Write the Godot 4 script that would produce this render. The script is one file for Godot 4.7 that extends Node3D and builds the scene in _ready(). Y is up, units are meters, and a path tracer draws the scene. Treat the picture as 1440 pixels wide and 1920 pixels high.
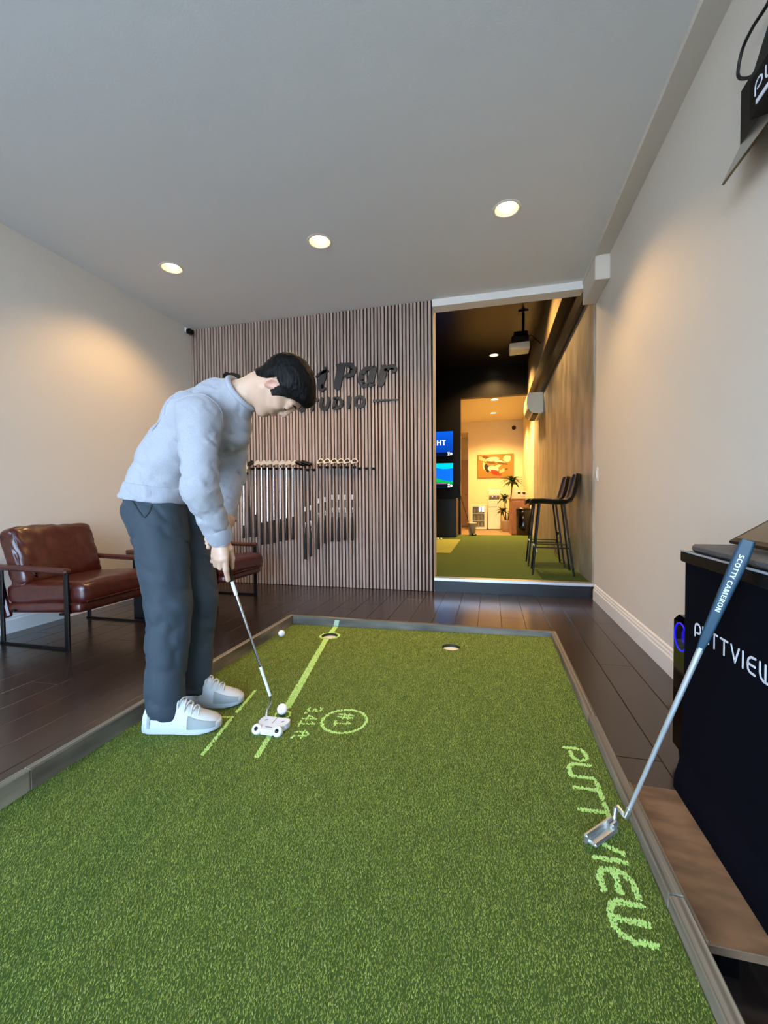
extends Node3D
# A putting studio: a golfer on a framed green, slat wall, leather chairs, a raised bay and a lit back room.

var taken := {}
var mats := {}
var flat := 4294967295
var turf_left := 0.035
var turf_right := 0.067

func _ready() -> void:
	seed(11)
	view_and_light()
	room()
	slat_wall()
	bay()
	back_room()
	downlights()
	putting_green()
	lounge()
	wall_sign()
	hanging_clubs()
	putter_station()
	wall_projector()
	bay_things()
	back_room_things()
	golfer()
	golf_balls()

func view_and_light() -> void:
	var cam := Camera3D.new()
	cam.name = "camera"
	cam.fov = 100.73
	cam.near = 0.03
	cam.position = Vector3(0, 0.92, 0)
	cam.basis = Basis(Vector3.UP, deg_to_rad(14.227)) * Basis(Vector3.RIGHT, deg_to_rad(-1.702)) * Basis(Vector3.BACK, deg_to_rad(-0.466))
	add_child(cam)
	cam.current = true
	var sky_mat := ProceduralSkyMaterial.new()
	sky_mat.sky_top_color = Color(0.68, 0.83, 1.0)
	sky_mat.sky_horizon_color = Color(0.82, 0.91, 1.0)
	sky_mat.ground_bottom_color = Color(0.62, 0.64, 0.66)
	sky_mat.ground_horizon_color = Color(0.78, 0.82, 0.86)
	sky_mat.sky_energy_multiplier = 3.2
	sky_mat.ground_energy_multiplier = 4.4
	var sky := Sky.new()
	sky.sky_material = sky_mat
	var env := Environment.new()
	env.background_mode = Environment.BG_SKY
	env.sky = sky
	env.tonemap_mode = Environment.TONE_MAPPER_LINEAR
	env.tonemap_exposure = 1.3
	env.sdfgi_enabled = true
	env.ssao_enabled = true
	env.ssil_enabled = true
	var we := WorldEnvironment.new()
	we.name = "environment"
	we.environment = env
	add_child(we)

# ------------------------------------------------------------------ helpers
func numbered(called: String) -> String:
	var n: int = taken.get(called, -1) + 1
	taken[called] = n
	return called if n == 0 else "%s_%03d" % [called, n]

func fin(st: SurfaceTool) -> ArrayMesh:
	st.generate_normals()
	return st.commit()

func begin() -> SurfaceTool:
	var st := SurfaceTool.new()
	st.begin(Mesh.PRIMITIVE_TRIANGLES)
	st.set_smooth_group(flat)
	return st

func obj(called: String, shape, m: Material, parent: Node = null, at := Vector3.ZERO) -> MeshInstance3D:
	var o := MeshInstance3D.new()
	o.mesh = fin(shape) if shape is SurfaceTool else shape
	o.material_override = m
	o.position = at
	if parent == null:
		o.name = numbered(called)
		add_child(o)
	else:
		o.name = called
		parent.add_child(o, true)
	return o

func tag(o: Node, label: String, category: String, group := "") -> Node:
	o.set_meta("label", label)
	o.set_meta("category", category)
	if group:
		o.set_meta("group", group)
	return o

func thing(called: String, label: String, category: String, at := Vector3.ZERO, turn := 0.0, group := "") -> Node3D:
	var o := Node3D.new()
	o.name = numbered(called)
	add_child(o)
	o.position = at
	o.rotation.y = turn
	tag(o, label, category, group)
	return o

func struct(called: String, shape, m: Material, at := Vector3.ZERO) -> MeshInstance3D:
	var o := obj(called, shape, m, null, at)
	o.set_meta("kind", "structure")
	return o

func copy(o: Node3D, label: String, at: Vector3, turn := 0.0) -> Node3D:
	var c: Node3D = o.duplicate()
	c.name = numbered(String(o.name).get_slice("_0", 0))
	add_child(c)
	c.position = at
	c.rotation.y = turn
	c.set_meta("label", label)
	return c

func mat(key: String, color: Color, rough := 0.6, metal := 0.0) -> StandardMaterial3D:
	if mats.has(key):
		return mats[key]
	var m := StandardMaterial3D.new()
	m.resource_name = key
	m.albedo_color = color
	m.roughness = rough
	m.metallic = metal
	mats[key] = m
	return m

func glow(key: String, color: Color, energy: float) -> StandardMaterial3D:
	var m := mat(key, Color(0.05, 0.05, 0.05), 0.4)
	m.emission_enabled = true
	m.emission = color
	m.emission_energy_multiplier = energy
	return m

# a seamless grey picture of noise, stretched by sx, sy, with values from lo to hi
func noise_picture(side: int, freq: float, sx: float, sy: float, lo: float, hi: float, sd: int, octaves := 4, kind := FastNoiseLite.TYPE_SIMPLEX_SMOOTH) -> ImageTexture:
	var n := FastNoiseLite.new()
	n.seed = sd
	n.noise_type = kind
	n.frequency = freq
	n.fractal_octaves = octaves
	var data := PackedByteArray()
	data.resize(side * side)
	var w := float(side)
	for y in side:
		var ty := smoothstep(0.75, 1.0, y / w)
		for x in side:
			var tx := smoothstep(0.75, 1.0, x / w)
			var v := n.get_noise_2d(x * sx, y * sy)
			if tx > 0.0:
				v = lerpf(v, n.get_noise_2d((x - w) * sx, y * sy), tx)
			if ty > 0.0:
				var v2 := n.get_noise_2d(x * sx, (y - w) * sy)
				if tx > 0.0:
					v2 = lerpf(v2, n.get_noise_2d((x - w) * sx, (y - w) * sy), tx)
				v = lerpf(v, v2, ty)
			data[y * side + x] = int(255.0 * clampf(lerpf(lo, hi, clampf(v * 0.85 + 0.5, 0.0, 1.0)), 0.0, 1.0))
	return ImageTexture.create_from_image(Image.create_from_data(side, side, false, Image.FORMAT_L8, data))

func tri(m: StandardMaterial3D, scale: Vector3, world := true, offset := Vector3.ZERO) -> void:
	m.uv1_triplanar = true
	m.uv1_world_triplanar = world
	m.uv1_scale = scale
	m.uv1_offset = offset

func bump(m: StandardMaterial3D, t: Texture2D, cm: float) -> void:
	m.heightmap_enabled = true
	m.heightmap_texture = t
	m.heightmap_scale = cm

# one triangle whose front looks away from the point c
func tri_out(st: SurfaceTool, a: Vector3, b: Vector3, d: Vector3, c: Vector3) -> void:
	if (b - a).cross(d - a).dot((a + b + d) / 3.0 - c) > 0.0:
		st.add_vertex(a); st.add_vertex(d); st.add_vertex(b)
	else:
		st.add_vertex(a); st.add_vertex(b); st.add_vertex(d)

func quad_out(st: SurfaceTool, a: Vector3, b: Vector3, c: Vector3, d: Vector3, mid: Vector3) -> void:
	tri_out(st, a, b, c, mid)
	tri_out(st, a, c, d, mid)

# a box with chamfered edges
func rbox(st: SurfaceTool, at: Vector3, size: Vector3, r := 0.004, b := Basis()) -> void:
	var h := size / 2.0
	r = minf(r, minf(h.x, minf(h.y, h.z)) * 0.98)
	var i := h - Vector3.ONE * r
	var v := {}
	for x in [-1, 1]:
		for y in [-1, 1]:
			for z in [-1, 1]:
				var s := Vector3(x, y, z)
				v[[0, x, y, z]] = at + b * (s * Vector3(h.x, i.y, i.z))
				v[[1, x, y, z]] = at + b * (s * Vector3(i.x, h.y, i.z))
				v[[2, x, y, z]] = at + b * (s * Vector3(i.x, i.y, h.z))
				if r > 0.0:
					tri_out(st, v[[0, x, y, z]], v[[1, x, y, z]], v[[2, x, y, z]], at)
	for s in [-1, 1]:
		quad_out(st, v[[0, s, -1, -1]], v[[0, s, 1, -1]], v[[0, s, 1, 1]], v[[0, s, -1, 1]], at)
		quad_out(st, v[[1, -1, s, -1]], v[[1, 1, s, -1]], v[[1, 1, s, 1]], v[[1, -1, s, 1]], at)
		quad_out(st, v[[2, -1, -1, s]], v[[2, 1, -1, s]], v[[2, 1, 1, s]], v[[2, -1, 1, s]], at)
		if r > 0.0:
			for q in [-1, 1]:
				quad_out(st, v[[0, s, q, -1]], v[[0, s, q, 1]], v[[1, s, q, 1]], v[[1, s, q, -1]], at)
				quad_out(st, v[[0, s, -1, q]], v[[0, s, 1, q]], v[[2, s, 1, q]], v[[2, s, -1, q]], at)
				quad_out(st, v[[1, -1, s, q]], v[[1, 1, s, q]], v[[2, 1, s, q]], v[[2, -1, s, q]], at)

func box_mesh(size: Vector3, r := 0.004, at := Vector3.ZERO, b := Basis()) -> SurfaceTool:
	var st := begin()
	rbox(st, at, size, r, b)
	return st

# a box from corner to corner
func span(lo: Vector3, hi: Vector3, r := 0.0) -> SurfaceTool:
	return box_mesh(hi - lo, r, (lo + hi) / 2.0)

# a round rod along points with a radius at each
func tube(st: SurfaceTool, pts: Array, radii: Array, sides := 10, caps := true) -> void:
	var rings := []
	var up := Vector3.UP
	for k in pts.size():
		var p: Vector3 = pts[k]
		var d: Vector3 = (pts[mini(k + 1, pts.size() - 1)] - pts[maxi(k - 1, 0)]).normalized()
		if k == 0:
			up = d.cross(Vector3(0.31, 0.2, 0.93)).normalized()
		up = (up - d * up.dot(d)).normalized()
		var side := d.cross(up)
		var ring := []
		var r: float = radii[mini(k, radii.size() - 1)]
		for j in sides:
			var a := TAU * j / sides
			ring.append(p + (up * cos(a) + side * sin(a)) * r)
		rings.append(ring)
	st.set_smooth_group(1)
	for k in pts.size() - 1:
		var mid: Vector3 = (pts[k] + pts[k + 1]) / 2.0
		for j in sides:
			var j2 := (j + 1) % sides
			quad_out(st, rings[k][j], rings[k][j2], rings[k + 1][j2], rings[k + 1][j], mid)
	st.set_smooth_group(flat)
	if caps:
		for e in [0, pts.size() - 1]:
			var inner: Vector3 = (pts[0] + pts[1]) / 2.0 if e == 0 else (pts[e] + pts[e - 1]) / 2.0
			for j in sides:
				tri_out(st, pts[e], rings[e][j], rings[e][(j + 1) % sides], inner)

# a smooth run through the points
func soft(pts: Array, per := 6) -> Array:
	var out := []
	for k in pts.size() - 1:
		var a: Vector3 = pts[maxi(k - 1, 0)]
		var d: Vector3 = pts[mini(k + 2, pts.size() - 1)]
		for j in per:
			out.append((pts[k] as Vector3).cubic_interpolate(pts[k + 1], a, d, j / float(per)))
	out.append(pts[pts.size() - 1])
	return out

# a turned shape: profile of (radius, height) round the y axis of xf
func lathe(st: SurfaceTool, prof: Array, sides := 24, xf := Transform3D(), smooth := true) -> void:
	st.set_smooth_group(1 if smooth else flat)
	for k in prof.size() - 1:
		var a: Vector2 = prof[k]
		var b: Vector2 = prof[k + 1]
		# outward of the profile: to the right of its direction when it runs upwards
		var dirn := b - a
		var n2 := Vector2(dirn.y, -dirn.x)
		for j in sides:
			var t0 := TAU * j / sides
			var t1 := TAU * (j + 1) / sides
			var p := [a, b]
			var q := []
			for t in [t0, t1]:
				for w in p:
					q.append(xf * Vector3(w.x * cos(t), w.y, w.x * sin(t)))
			var tm := (t0 + t1) / 2.0
			var n := (xf.basis * Vector3(n2.x * cos(tm), n2.y, n2.x * sin(tm))).normalized()
			var c: Vector3 = (q[0] + q[1] + q[2] + q[3]) / 4.0 - n * 0.01
			if a.x > 1e-6:
				tri_out(st, q[0], q[2], q[1], c)
			if b.x > 1e-6:
				tri_out(st, q[1], q[2], q[3], c)
	st.set_smooth_group(flat)

# a flat outline pushed out to a depth along z of xf
func prism(st: SurfaceTool, poly: PackedVector2Array, depth: float, xf := Transform3D()) -> void:
	var idx := Geometry2D.triangulate_polygon(poly)
	var fwd := xf.basis.z.normalized()
	for k in range(0, idx.size(), 3):
		for e in [0.0, depth]:
			var q := []
			for j in 3:
				var w := poly[idx[k + j]]
				q.append(xf * Vector3(w.x, w.y, e))
			tri_out(st, q[0], q[1], q[2], (q[0] + q[1] + q[2]) / 3.0 + fwd * (1.0 if e == 0.0 else -1.0))
	var cw := Geometry2D.is_polygon_clockwise(poly)
	for k in poly.size():
		var a := poly[k]
		var b := poly[(k + 1) % poly.size()]
		var nn := Vector2(b.y - a.y, a.x - b.x) * (-1.0 if cw else 1.0)
		var out := (xf.basis * Vector3(nn.x, nn.y, 0)).normalized()
		var q0 := xf * Vector3(a.x, a.y, 0)
		var q1 := xf * Vector3(b.x, b.y, 0)
		var q2 := xf * Vector3(b.x, b.y, depth)
		var q3 := xf * Vector3(a.x, a.y, depth)
		quad_out(st, q0, q1, q2, q3, (q0 + q1 + q2 + q3) / 4.0 - out)

# a soft cushion: a box with round edges and puffed broad faces; lump adds creases
func cushion(st: SurfaceTool, at: Vector3, size: Vector3, b := Basis(), round_share := 0.5, lump := 0.0, sd := 1, puff := 0.16) -> void:
	var nz := FastNoiseLite.new()
	nz.seed = sd
	nz.frequency = 5.0
	var h := size / 2.0
	var r := minf(h.x, minf(h.y, h.z)) * clampf(round_share * 2.0, 0.1, 0.999)
	var core := h - Vector3.ONE * r
	var n := 20
	st.set_smooth_group(1)
	for ax in 3:
		for sg in [-1.0, 1.0]:
			var g := []
			for i in n + 1:
				var row := []
				for j in n + 1:
					# crowd the grid towards the edges, where it bends
					var u := sin((i / float(n) - 0.5) * PI)
					var v := sin((j / float(n) - 0.5) * PI)
					var q := Vector3.ZERO
					q[ax] = sg
					q[(ax + 1) % 3] = u
					q[(ax + 2) % 3] = v
					var p := q * h
					var inner := p.clamp(-core, core)
					var out := (p - inner).normalized()
					p = inner + out * r
					var w := p / h
					p.y += signf(p.y) * h.y * puff * maxf(0.0, (1.0 - w.x * w.x)) * maxf(0.0, 1.0 - w.z * w.z) * absf(w.y)
					if lump > 0.0:
						var f := nz.get_noise_3d(p.x * 0.8, p.y * 0.6, p.z * 1.5)
						p += out * lump * (0.7 * f - 0.9 * maxf(0.0, 1.0 - absf(nz.get_noise_3d(p.x * 1.3 + 4.0, p.y, p.z * 1.3)) * 9.0) * (0.3 + 0.7 * absf(w.z)))
					row.append(at + b * p)
				g.append(row)
			for i in n:
				for j in n:
					quad_out(st, g[i][j], g[i + 1][j], g[i + 1][j + 1], g[i][j + 1], at)
	st.set_smooth_group(flat)

func spow(v: float, e: float) -> float:
	return signf(v) * pow(absf(v), e)

# flat brush strokes with a thickness: lines of (x, y), each with a half width, on the plane of xf, raised by depth
func strokes(st: SurfaceTool, lines: Array, half, depth: float, xf: Transform3D) -> void:
	for line in lines:
		for k in line.size():
			var p: Vector2 = line[k]
			var r: float = half if not half is Array else half[mini(k, half.size() - 1)]
			var round := PackedVector2Array()
			for j in 12:
				round.append(p + Vector2.from_angle(TAU * j / 12) * r)
			prism(st, round, depth * (0.985 + 0.01 * (k % 2)), xf)
			if k + 1 < line.size():
				var q: Vector2 = line[k + 1]
				var r2: float = half if not half is Array else half[mini(k + 1, half.size() - 1)]
				var n := (q - p).orthogonal().normalized()
				prism(st, PackedVector2Array([p + n * r, q + n * r2, q - n * r2, p - n * r]), depth, xf)

# the rounded letters of the putting machine, one unit high
func glyph(ch: String) -> Array:
	var V := func(a: Array) -> Array:
		var out := []
		for k in range(0, a.size(), 2):
			out.append(Vector2(a[k], a[k + 1]))
		return out
	match ch:
		"P": return [V.call([0, 0, 0, 0.62, 0.1, 0.88, 0.35, 1, 0.65, 0.98, 0.85, 0.8, 0.86, 0.5, 0.7, 0.32, 0.3, 0.3])]
		"U": return [V.call([0, 1, 0, 0.35, 0.12, 0.1, 0.4, 0, 0.72, 0, 0.84, 0.06, 0.84, 1])]
		"T": return [V.call([0, 1, 0.9, 1]), V.call([0.45, 1, 0.45, 0])]
		"V": return [V.call([0, 1, 0.45, 0, 0.9, 1])]
		"I": return [V.call([0, 0, 0, 1])]
		"E": return [V.call([0.8, 1, 0.35, 0.97, 0.1, 0.8, 0, 0.5, 0.05, 0.15, 0.25, 0.02, 0.75, 0]), V.call([0, 0.5, 0.75, 0.5])]
		"W": return [V.call([0, 1, 0, 0.4, 0.1, 0.12, 0.35, 0, 0.75, 0, 0.95, 0.15, 1.05, 0.4, 1.05, 1]), V.call([0.52, 0, 0.52, 1])]
		"3": return [V.call([0, 0.9, 0.25, 1, 0.5, 0.9, 0.5, 0.65, 0.2, 0.52, 0.5, 0.4, 0.52, 0.12, 0.25, 0, 0, 0.1])]
		".": return [V.call([0, 0, 0.02, 0])]
		"4": return [V.call([0.45, 0, 0.45, 1, 0, 0.3, 0.6, 0.3])]
		"1": return [V.call([0.05, 0.75, 0.3, 1, 0.3, 0]), V.call([0, 0, 0.6, 0])]
		"f": return [V.call([0.2, 0, 0.2, 0.8, 0.42, 1]), V.call([0, 0.62, 0.42, 0.62])]
		"t": return [V.call([0.15, 0.9, 0.15, 0.1, 0.4, 0]), V.call([0, 0.65, 0.4, 0.65])]
		"#": return [V.call([0.15, 0, 0.3, 1]), V.call([0.5, 0, 0.65, 1]), V.call([0, 0.35, 0.75, 0.35]), V.call([0.05, 0.7, 0.8, 0.7])]
	return []

func placed(lines: Array, at: Vector2, across: Vector2, up: Vector2) -> Array:
	var out := []
	for line in lines:
		var l := []
		for p in line:
			l.append(at + across * p.x + up * p.y)
		out.append(l)
	return out

# ------------------------------------------------------------------ bodies as fields of joined limbs
class Limbs:
	var a := PackedVector3Array()
	var ba := PackedVector3Array()
	var ra := PackedFloat32Array()
	var rb := PackedFloat32Array()
	var il := PackedFloat32Array()
	var kk := PackedFloat32Array()
	var cuts: Array[Plane] = []
	var holes: Array = []
	var folds: FastNoiseLite = null
	var fold_depth := 0.0
	var fold_stretch := Vector3.ONE
	func bone(p: Vector3, q: Vector3, r0: float, r1: float, k := 0.03) -> void:
		a.append(p)
		ba.append(q - p)
		ra.append(r0)
		rb.append(r1)
		il.append(1.0 / maxf((q - p).length_squared(), 1e-8))
		kk.append(k)
	func d(p: Vector3) -> float:
		var m := 10.0
		for i in a.size():
			var w := p - a[i]
			var t := clampf(w.dot(ba[i]) * il[i], 0.0, 1.0)
			var e := (w - ba[i] * t).length() - lerpf(ra[i], rb[i], t)
			var h := kk[i] - absf(m - e)
			m = minf(m, e)
			if h > 0.0:
				m -= h * h / (4.0 * kk[i])
		for s in holes:
			m = maxf(m, s[1] - (p - s[0]).length())
		if fold_depth > 0.0 and m < 0.05:
			var f := folds.get_noise_3dv(p * fold_stretch)
			var g := folds.get_noise_3dv(p.rotated(Vector3(0.3, 0.2, 0.93).normalized(), 0.7) * fold_stretch * 0.75 + Vector3(7, 3, 1))
			m += fold_depth * (0.9 * f + 0.8 * maxf(0.0, 1.0 - absf(g) * 7.0))
		for c in cuts:
			m = maxf(m, c.distance_to(p))
		return m

# surface nets: one vertex in each cell the surface crosses
func nets(out: Dictionary, f: Callable, lo: Vector3, hi: Vector3, h: float, paint = null) -> void:
	var n := Vector3i(((hi - lo) / h).ceil()) + Vector3i(2, 2, 2)
	n = Vector3i(ceili(n.x / 4.0) * 4 + 1, ceili(n.y / 4.0) * 4 + 1, ceili(n.z / 4.0) * 4 + 1)
	var sy := n.x
	var sz := n.x * n.y
	var val := PackedFloat32Array()
	val.resize(n.x * n.y * n.z)
	val.fill(9.0)
	var near := 2.0 * h * 1.733 * 1.5 + h
	var live: Array[Vector3i] = []
	for bz in range(0, n.z - 1, 4):
		for by in range(0, n.y - 1, 4):
			for bx in range(0, n.x - 1, 4):
				var cd: float = f.call(lo + Vector3(bx + 2, by + 2, bz + 2) * h)
				if absf(cd) < near:
					live.append(Vector3i(bx, by, bz))
				else:
					var s := signf(cd) * 9.0
					for z in range(bz, bz + 5):
						for y in range(by, by + 5):
							var at := bx + y * sy + z * sz
							for x in 5:
								if absf(val[at + x]) > 8.0:
									val[at + x] = s
	for b in live:
		for z in range(b.z, b.z + 5):
			for y in range(b.y, b.y + 5):
				for x in range(b.x, b.x + 5):
					var at := x + y * sy + z * sz
					if absf(val[at]) > 8.0:
						val[at] = f.call(lo + Vector3(x, y, z) * h)
	var ids := PackedInt32Array()
	ids.resize(val.size())
	ids.fill(-1)
	var vs: PackedVector3Array = out.v
	var ns: PackedVector3Array = out.n
	var cs: PackedColorArray = out.c
	var ix: PackedInt32Array = out.i
	var corner := [0, 1, sy, sy + 1, sz, sz + 1, sz + sy, sz + sy + 1]
	var edges := [0, 1, 2, 3, 4, 5, 6, 7, 0, 2, 1, 3, 4, 6, 5, 7, 0, 4, 1, 5, 2, 6, 3, 7]
	for b in live:
		for z in range(b.z, b.z + 4):
			for y in range(b.y, b.y + 4):
				for x in range(b.x, b.x + 4):
					var at := x + y * sy + z * sz
					var mask := 0
					for c in 8:
						if val[at + corner[c]] < 0.0:
							mask |= 1 << c
					if mask == 0 or mask == 255:
						continue
					var sum := Vector3.ZERO
					var cnt := 0
					for e in 12:
						var c0: int = edges[e * 2]
						var c1: int = edges[e * 2 + 1]
						var v0 := val[at + corner[c0]]
						var v1 := val[at + corner[c1]]
						if (v0 < 0.0) != (v1 < 0.0):
							var t := v0 / (v0 - v1)
							sum += Vector3(lerpf(c0 & 1, c1 & 1, t), lerpf((c0 >> 1) & 1, (c1 >> 1) & 1, t), lerpf(c0 >> 2, c1 >> 2, t))
							cnt += 1
					var p := lo + (Vector3(x, y, z) + sum / cnt) * h
					ids[at] = vs.size()
					vs.append(p)
					var g := Vector3(
						val[at + 1] + val[at + 1 + sy] + val[at + 1 + sz] + val[at + 1 + sy + sz] - val[at] - val[at + sy] - val[at + sz] - val[at + sy + sz],
						val[at + sy] + val[at + sy + 1] + val[at + sy + sz] + val[at + sy + sz + 1] - val[at] - val[at + 1] - val[at + sz] - val[at + sz + 1],
						val[at + sz] + val[at + sz + 1] + val[at + sz + sy] + val[at + sz + sy + 1] - val[at] - val[at + 1] - val[at + sy] - val[at + sy + 1])
					ns.append(g.normalized())
					cs.append(paint.call(p) if paint != null else Color.WHITE)
	for b in live:
		for z in range(maxi(b.z, 1), b.z + 4):
			for y in range(maxi(b.y, 1), b.y + 4):
				for x in range(maxi(b.x, 1), b.x + 4):
					var at := x + y * sy + z * sz
					var v0 := val[at] < 0.0
					for ax in 3:
						var st: int = [1, sy, sz][ax]
						if v0 == (val[at + st] < 0.0):
							continue
						var s1: int = [sy, sz, 1][ax]
						var s2: int = [sz, 1, sy][ax]
						var q := [ids[at - s1 - s2], ids[at - s2], ids[at], ids[at - s1]]
						if q[0] < 0 or q[1] < 0 or q[2] < 0 or q[3] < 0:
							continue
						if v0:
							ix.append_array(PackedInt32Array([q[0], q[2], q[1], q[0], q[3], q[2]]))
						else:
							ix.append_array(PackedInt32Array([q[0], q[1], q[2], q[0], q[2], q[3]]))
	out.v = vs
	out.n = ns
	out.c = cs
	out.i = ix

func soup() -> Dictionary:
	return {"v": PackedVector3Array(), "n": PackedVector3Array(), "c": PackedColorArray(), "i": PackedInt32Array()}

# the normals again from the faces, which is smoother than the grid's own
func soup_mesh(s: Dictionary, origin := Vector3.ZERO) -> ArrayMesh:
	var v: PackedVector3Array = s.v
	var ix: PackedInt32Array = s.i
	var acc := PackedVector3Array()
	acc.resize(v.size())
	for k in range(0, ix.size(), 3):
		var c := (v[ix[k + 2]] - v[ix[k]]).cross(v[ix[k + 1]] - v[ix[k]])
		acc[ix[k]] += c
		acc[ix[k + 1]] += c
		acc[ix[k + 2]] += c
	for k in acc.size():
		acc[k] = acc[k].normalized()
		v[k] -= origin
	var arr := []
	arr.resize(Mesh.ARRAY_MAX)
	arr[Mesh.ARRAY_VERTEX] = v
	arr[Mesh.ARRAY_NORMAL] = acc
	arr[Mesh.ARRAY_COLOR] = s.c
	arr[Mesh.ARRAY_INDEX] = ix
	var m := ArrayMesh.new()
	m.add_surface_from_arrays(Mesh.PRIMITIVE_TRIANGLES, arr)
	return m

# ------------------------------------------------------------------ the room
const LAMPS := [Vector3(-2.58, 2.86, -3.05), Vector3(-1.25, 2.86, -3.03), Vector3(0.10, 2.86, -3.02)]
const LAMP_BAY := Vector3(0.05, 3.75, -8.75)
const LAMP_BAY_NEAR := Vector3(0.05, 3.75, -5.65)
const LAMPS_STORE := [Vector3(0.07, 3.15, -9.95), Vector3(0.05, 3.15, -11.5)]

func paint(key: String, color: Color, rough := 0.75) -> StandardMaterial3D:
	var m := mat(key, color, rough)
	if not m.heightmap_enabled:
		if not mats.has("roller"):
			mats["roller"] = noise_picture(256, 0.09, 1, 1, 0.0, 1.0, 5, 3)
		bump(m, mats["roller"], 0.02)
		tri(m, Vector3.ONE * 3.0)
	return m

# a slab with round holes for the lamps, as one solid
func drilled(called: String, lo: Vector3, hi: Vector3, m: Material, lamps: Array, r := 0.078) -> void:
	var slab := CSGBox3D.new()
	slab.name = called
	slab.size = hi - lo
	slab.position = (lo + hi) / 2.0
	slab.material = m
	for p in lamps:
		var hole := CSGCylinder3D.new()
		hole.name = "recess"
		hole.operation = CSGShape3D.OPERATION_SUBTRACTION
		hole.radius = r
		hole.height = 0.2
		hole.sides = 40
		hole.position = p - slab.position
		hole.material = m
		slab.add_child(hole, true)
	slab.set_meta("kind", "structure")
	add_child(slab)

func room() -> void:
	var wall := paint("wall paint", Color(0.83, 0.80, 0.755))
	var white := mat("white trim", Color(0.88, 0.88, 0.87), 0.45)
	drilled("ceiling", Vector3(-3.45, 2.86, -4.40), Vector3(1.06, 3.06, 2.4), paint("ceiling paint", Color(0.86, 0.865, 0.86), 0.85), LAMPS)
	struct("wall_left", span(Vector3(-3.45, -0.1, -4.40), Vector3(-3.30, 2.86, 2.4)), wall)
	struct("wall_right", span(Vector3(0.905, -0.1, -4.20), Vector3(1.06, 2.86, 2.4)), wall)
	# shop front behind the photographer: piers, a sill and a header round a wide window
	var st := begin()
	rbox(st, Vector3(-3.25, 1.38, 2.3), Vector3(0.4, 2.96, 0.2), 0.0)
	rbox(st, Vector3(0.85, 1.38, 2.3), Vector3(0.4, 2.96, 0.2), 0.0)
	rbox(st, Vector3(-1.2, -0.02, 2.3), Vector3(3.7, 0.16, 0.2), 0.0)
	rbox(st, Vector3(-1.2, 2.73, 2.3), Vector3(3.7, 0.26, 0.2), 0.0)
	struct("wall_front", st, wall)
	var metal := mat("dark window metal", Color(0.12, 0.12, 0.13), 0.4, 0.6)
	st = begin()
	for y in [0.085, 2.575]:
		rbox(st, Vector3(-1.2, y, 2.3), Vector3(3.7, 0.05, 0.06), 0.004)
	for x in [-3.025, 0.625]:
		rbox(st, Vector3(x, 1.33, 2.3), Vector3(0.05, 2.44, 0.06), 0.004)
	var win := struct("window_1", st, metal)
	var glass := mat("window glass", Color(0.9, 0.95, 1.0, 0.06), 0.02)
	glass.transparency = BaseMaterial3D.TRANSPARENCY_ALPHA
	for k in 3:
		obj("pane", box_mesh(Vector3(1.19, 2.44, 0.008), 0.0), glass, win, Vector3(-2.4 + 1.2 * k, 1.33, 2.3))
	for k in 2:
		obj("mullion", box_mesh(Vector3(0.05, 2.44, 0.06), 0.004), metal, win, Vector3(-1.8 + 1.2 * k, 1.33, 2.3))
	struct("pavement", span(Vector3(-12, -0.25, 2.42), Vector3(10, -0.1, 9)), mat("pavement concrete", Color(0.6, 0.6, 0.58), 0.9))
	# floor of dark boards
	var slab := struct("floor", span(Vector3(-3.45, -0.12, -4.30), Vector3(1.06, -0.013, 2.4)), mat("floor underlay", Color(0.03, 0.025, 0.02), 0.9))
	var grain := noise_picture(512, 0.012, 9.0, 1.0, 0.72, 1.1, 21, 5)
	var tones := [Color(0.20, 0.155, 0.135), Color(0.175, 0.135, 0.115), Color(0.215, 0.165, 0.14), Color(0.185, 0.145, 0.125)]
	var boards := []
	for k in tones.size():
		var m := mat("dark board %d" % k, tones[k], 0.23)
		m.albedo_texture = grain
		m.metallic_specular = 0.65
		bump(m, grain, 0.012)
		tri(m, Vector3(0.9, 0.9, 0.45), true, Vector3(0.37 * k, 0, 0.21 * k))
		boards.append(m)
	var meshes := {}
	var rng := RandomNumberGenerator.new()
	rng.seed = 4
	for col in 25:
		var x := -3.30 + 0.1685 * (col + 0.5)
		var z := 2.2
		var l: float = [0.45, 0.9, 1.28, 0.64][(col * 3) % 4]
		while z > -4.19:
			var run := minf(l, z + 4.2)
			var key := snappedf(run, 0.001)
			if not meshes.has(key):
				meshes[key] = fin(box_mesh(Vector3(0.1667, 0.012, run - 0.0018), 0.0012))
			obj("plank", meshes[key], boards[rng.randi() % 4], slab, Vector3(x, -0.006, z - run / 2.0))
			z -= run
			l = 1.28
	# skirting boards, with a stepped top
	var prof := PackedVector2Array([Vector2(0, 0), Vector2(0.018, 0), Vector2(0.018, 0.092), Vector2(0.013, 0.100), Vector2(0.013, 0.112), Vector2(0.008, 0.120), Vector2(0.008, 0.132), Vector2(0.0, 0.140)])
	st = begin()
	prism(st, prof, 6.35, Transform3D(Basis(Vector3(-1, 0, 0), Vector3.UP, Vector3(0, 0, -1)), Vector3(0.905, 0, 2.2)))
	struct("baseboard_right", st, white)
	st = begin()
	prism(st, prof, 6.38, Transform3D(Basis(Vector3(1, 0, 0), Vector3.UP, Vector3(0, 0, 1)), Vector3(-3.30, 0, -4.18)))
	struct("baseboard_left", st, white)
	# the boxed-in pipe along the top of the right wall and its drop at the far corner
	st = begin()
	prism(st, PackedVector2Array([Vector2(0.79, 2.86), Vector2(0.79, 2.825), Vector2(0.905, 2.842), Vector2(0.905, 2.86)]), 6.38, Transform3D(Basis(), Vector3(0, 0, -4.18)))
	struct("trim_1", st, wall)
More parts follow.
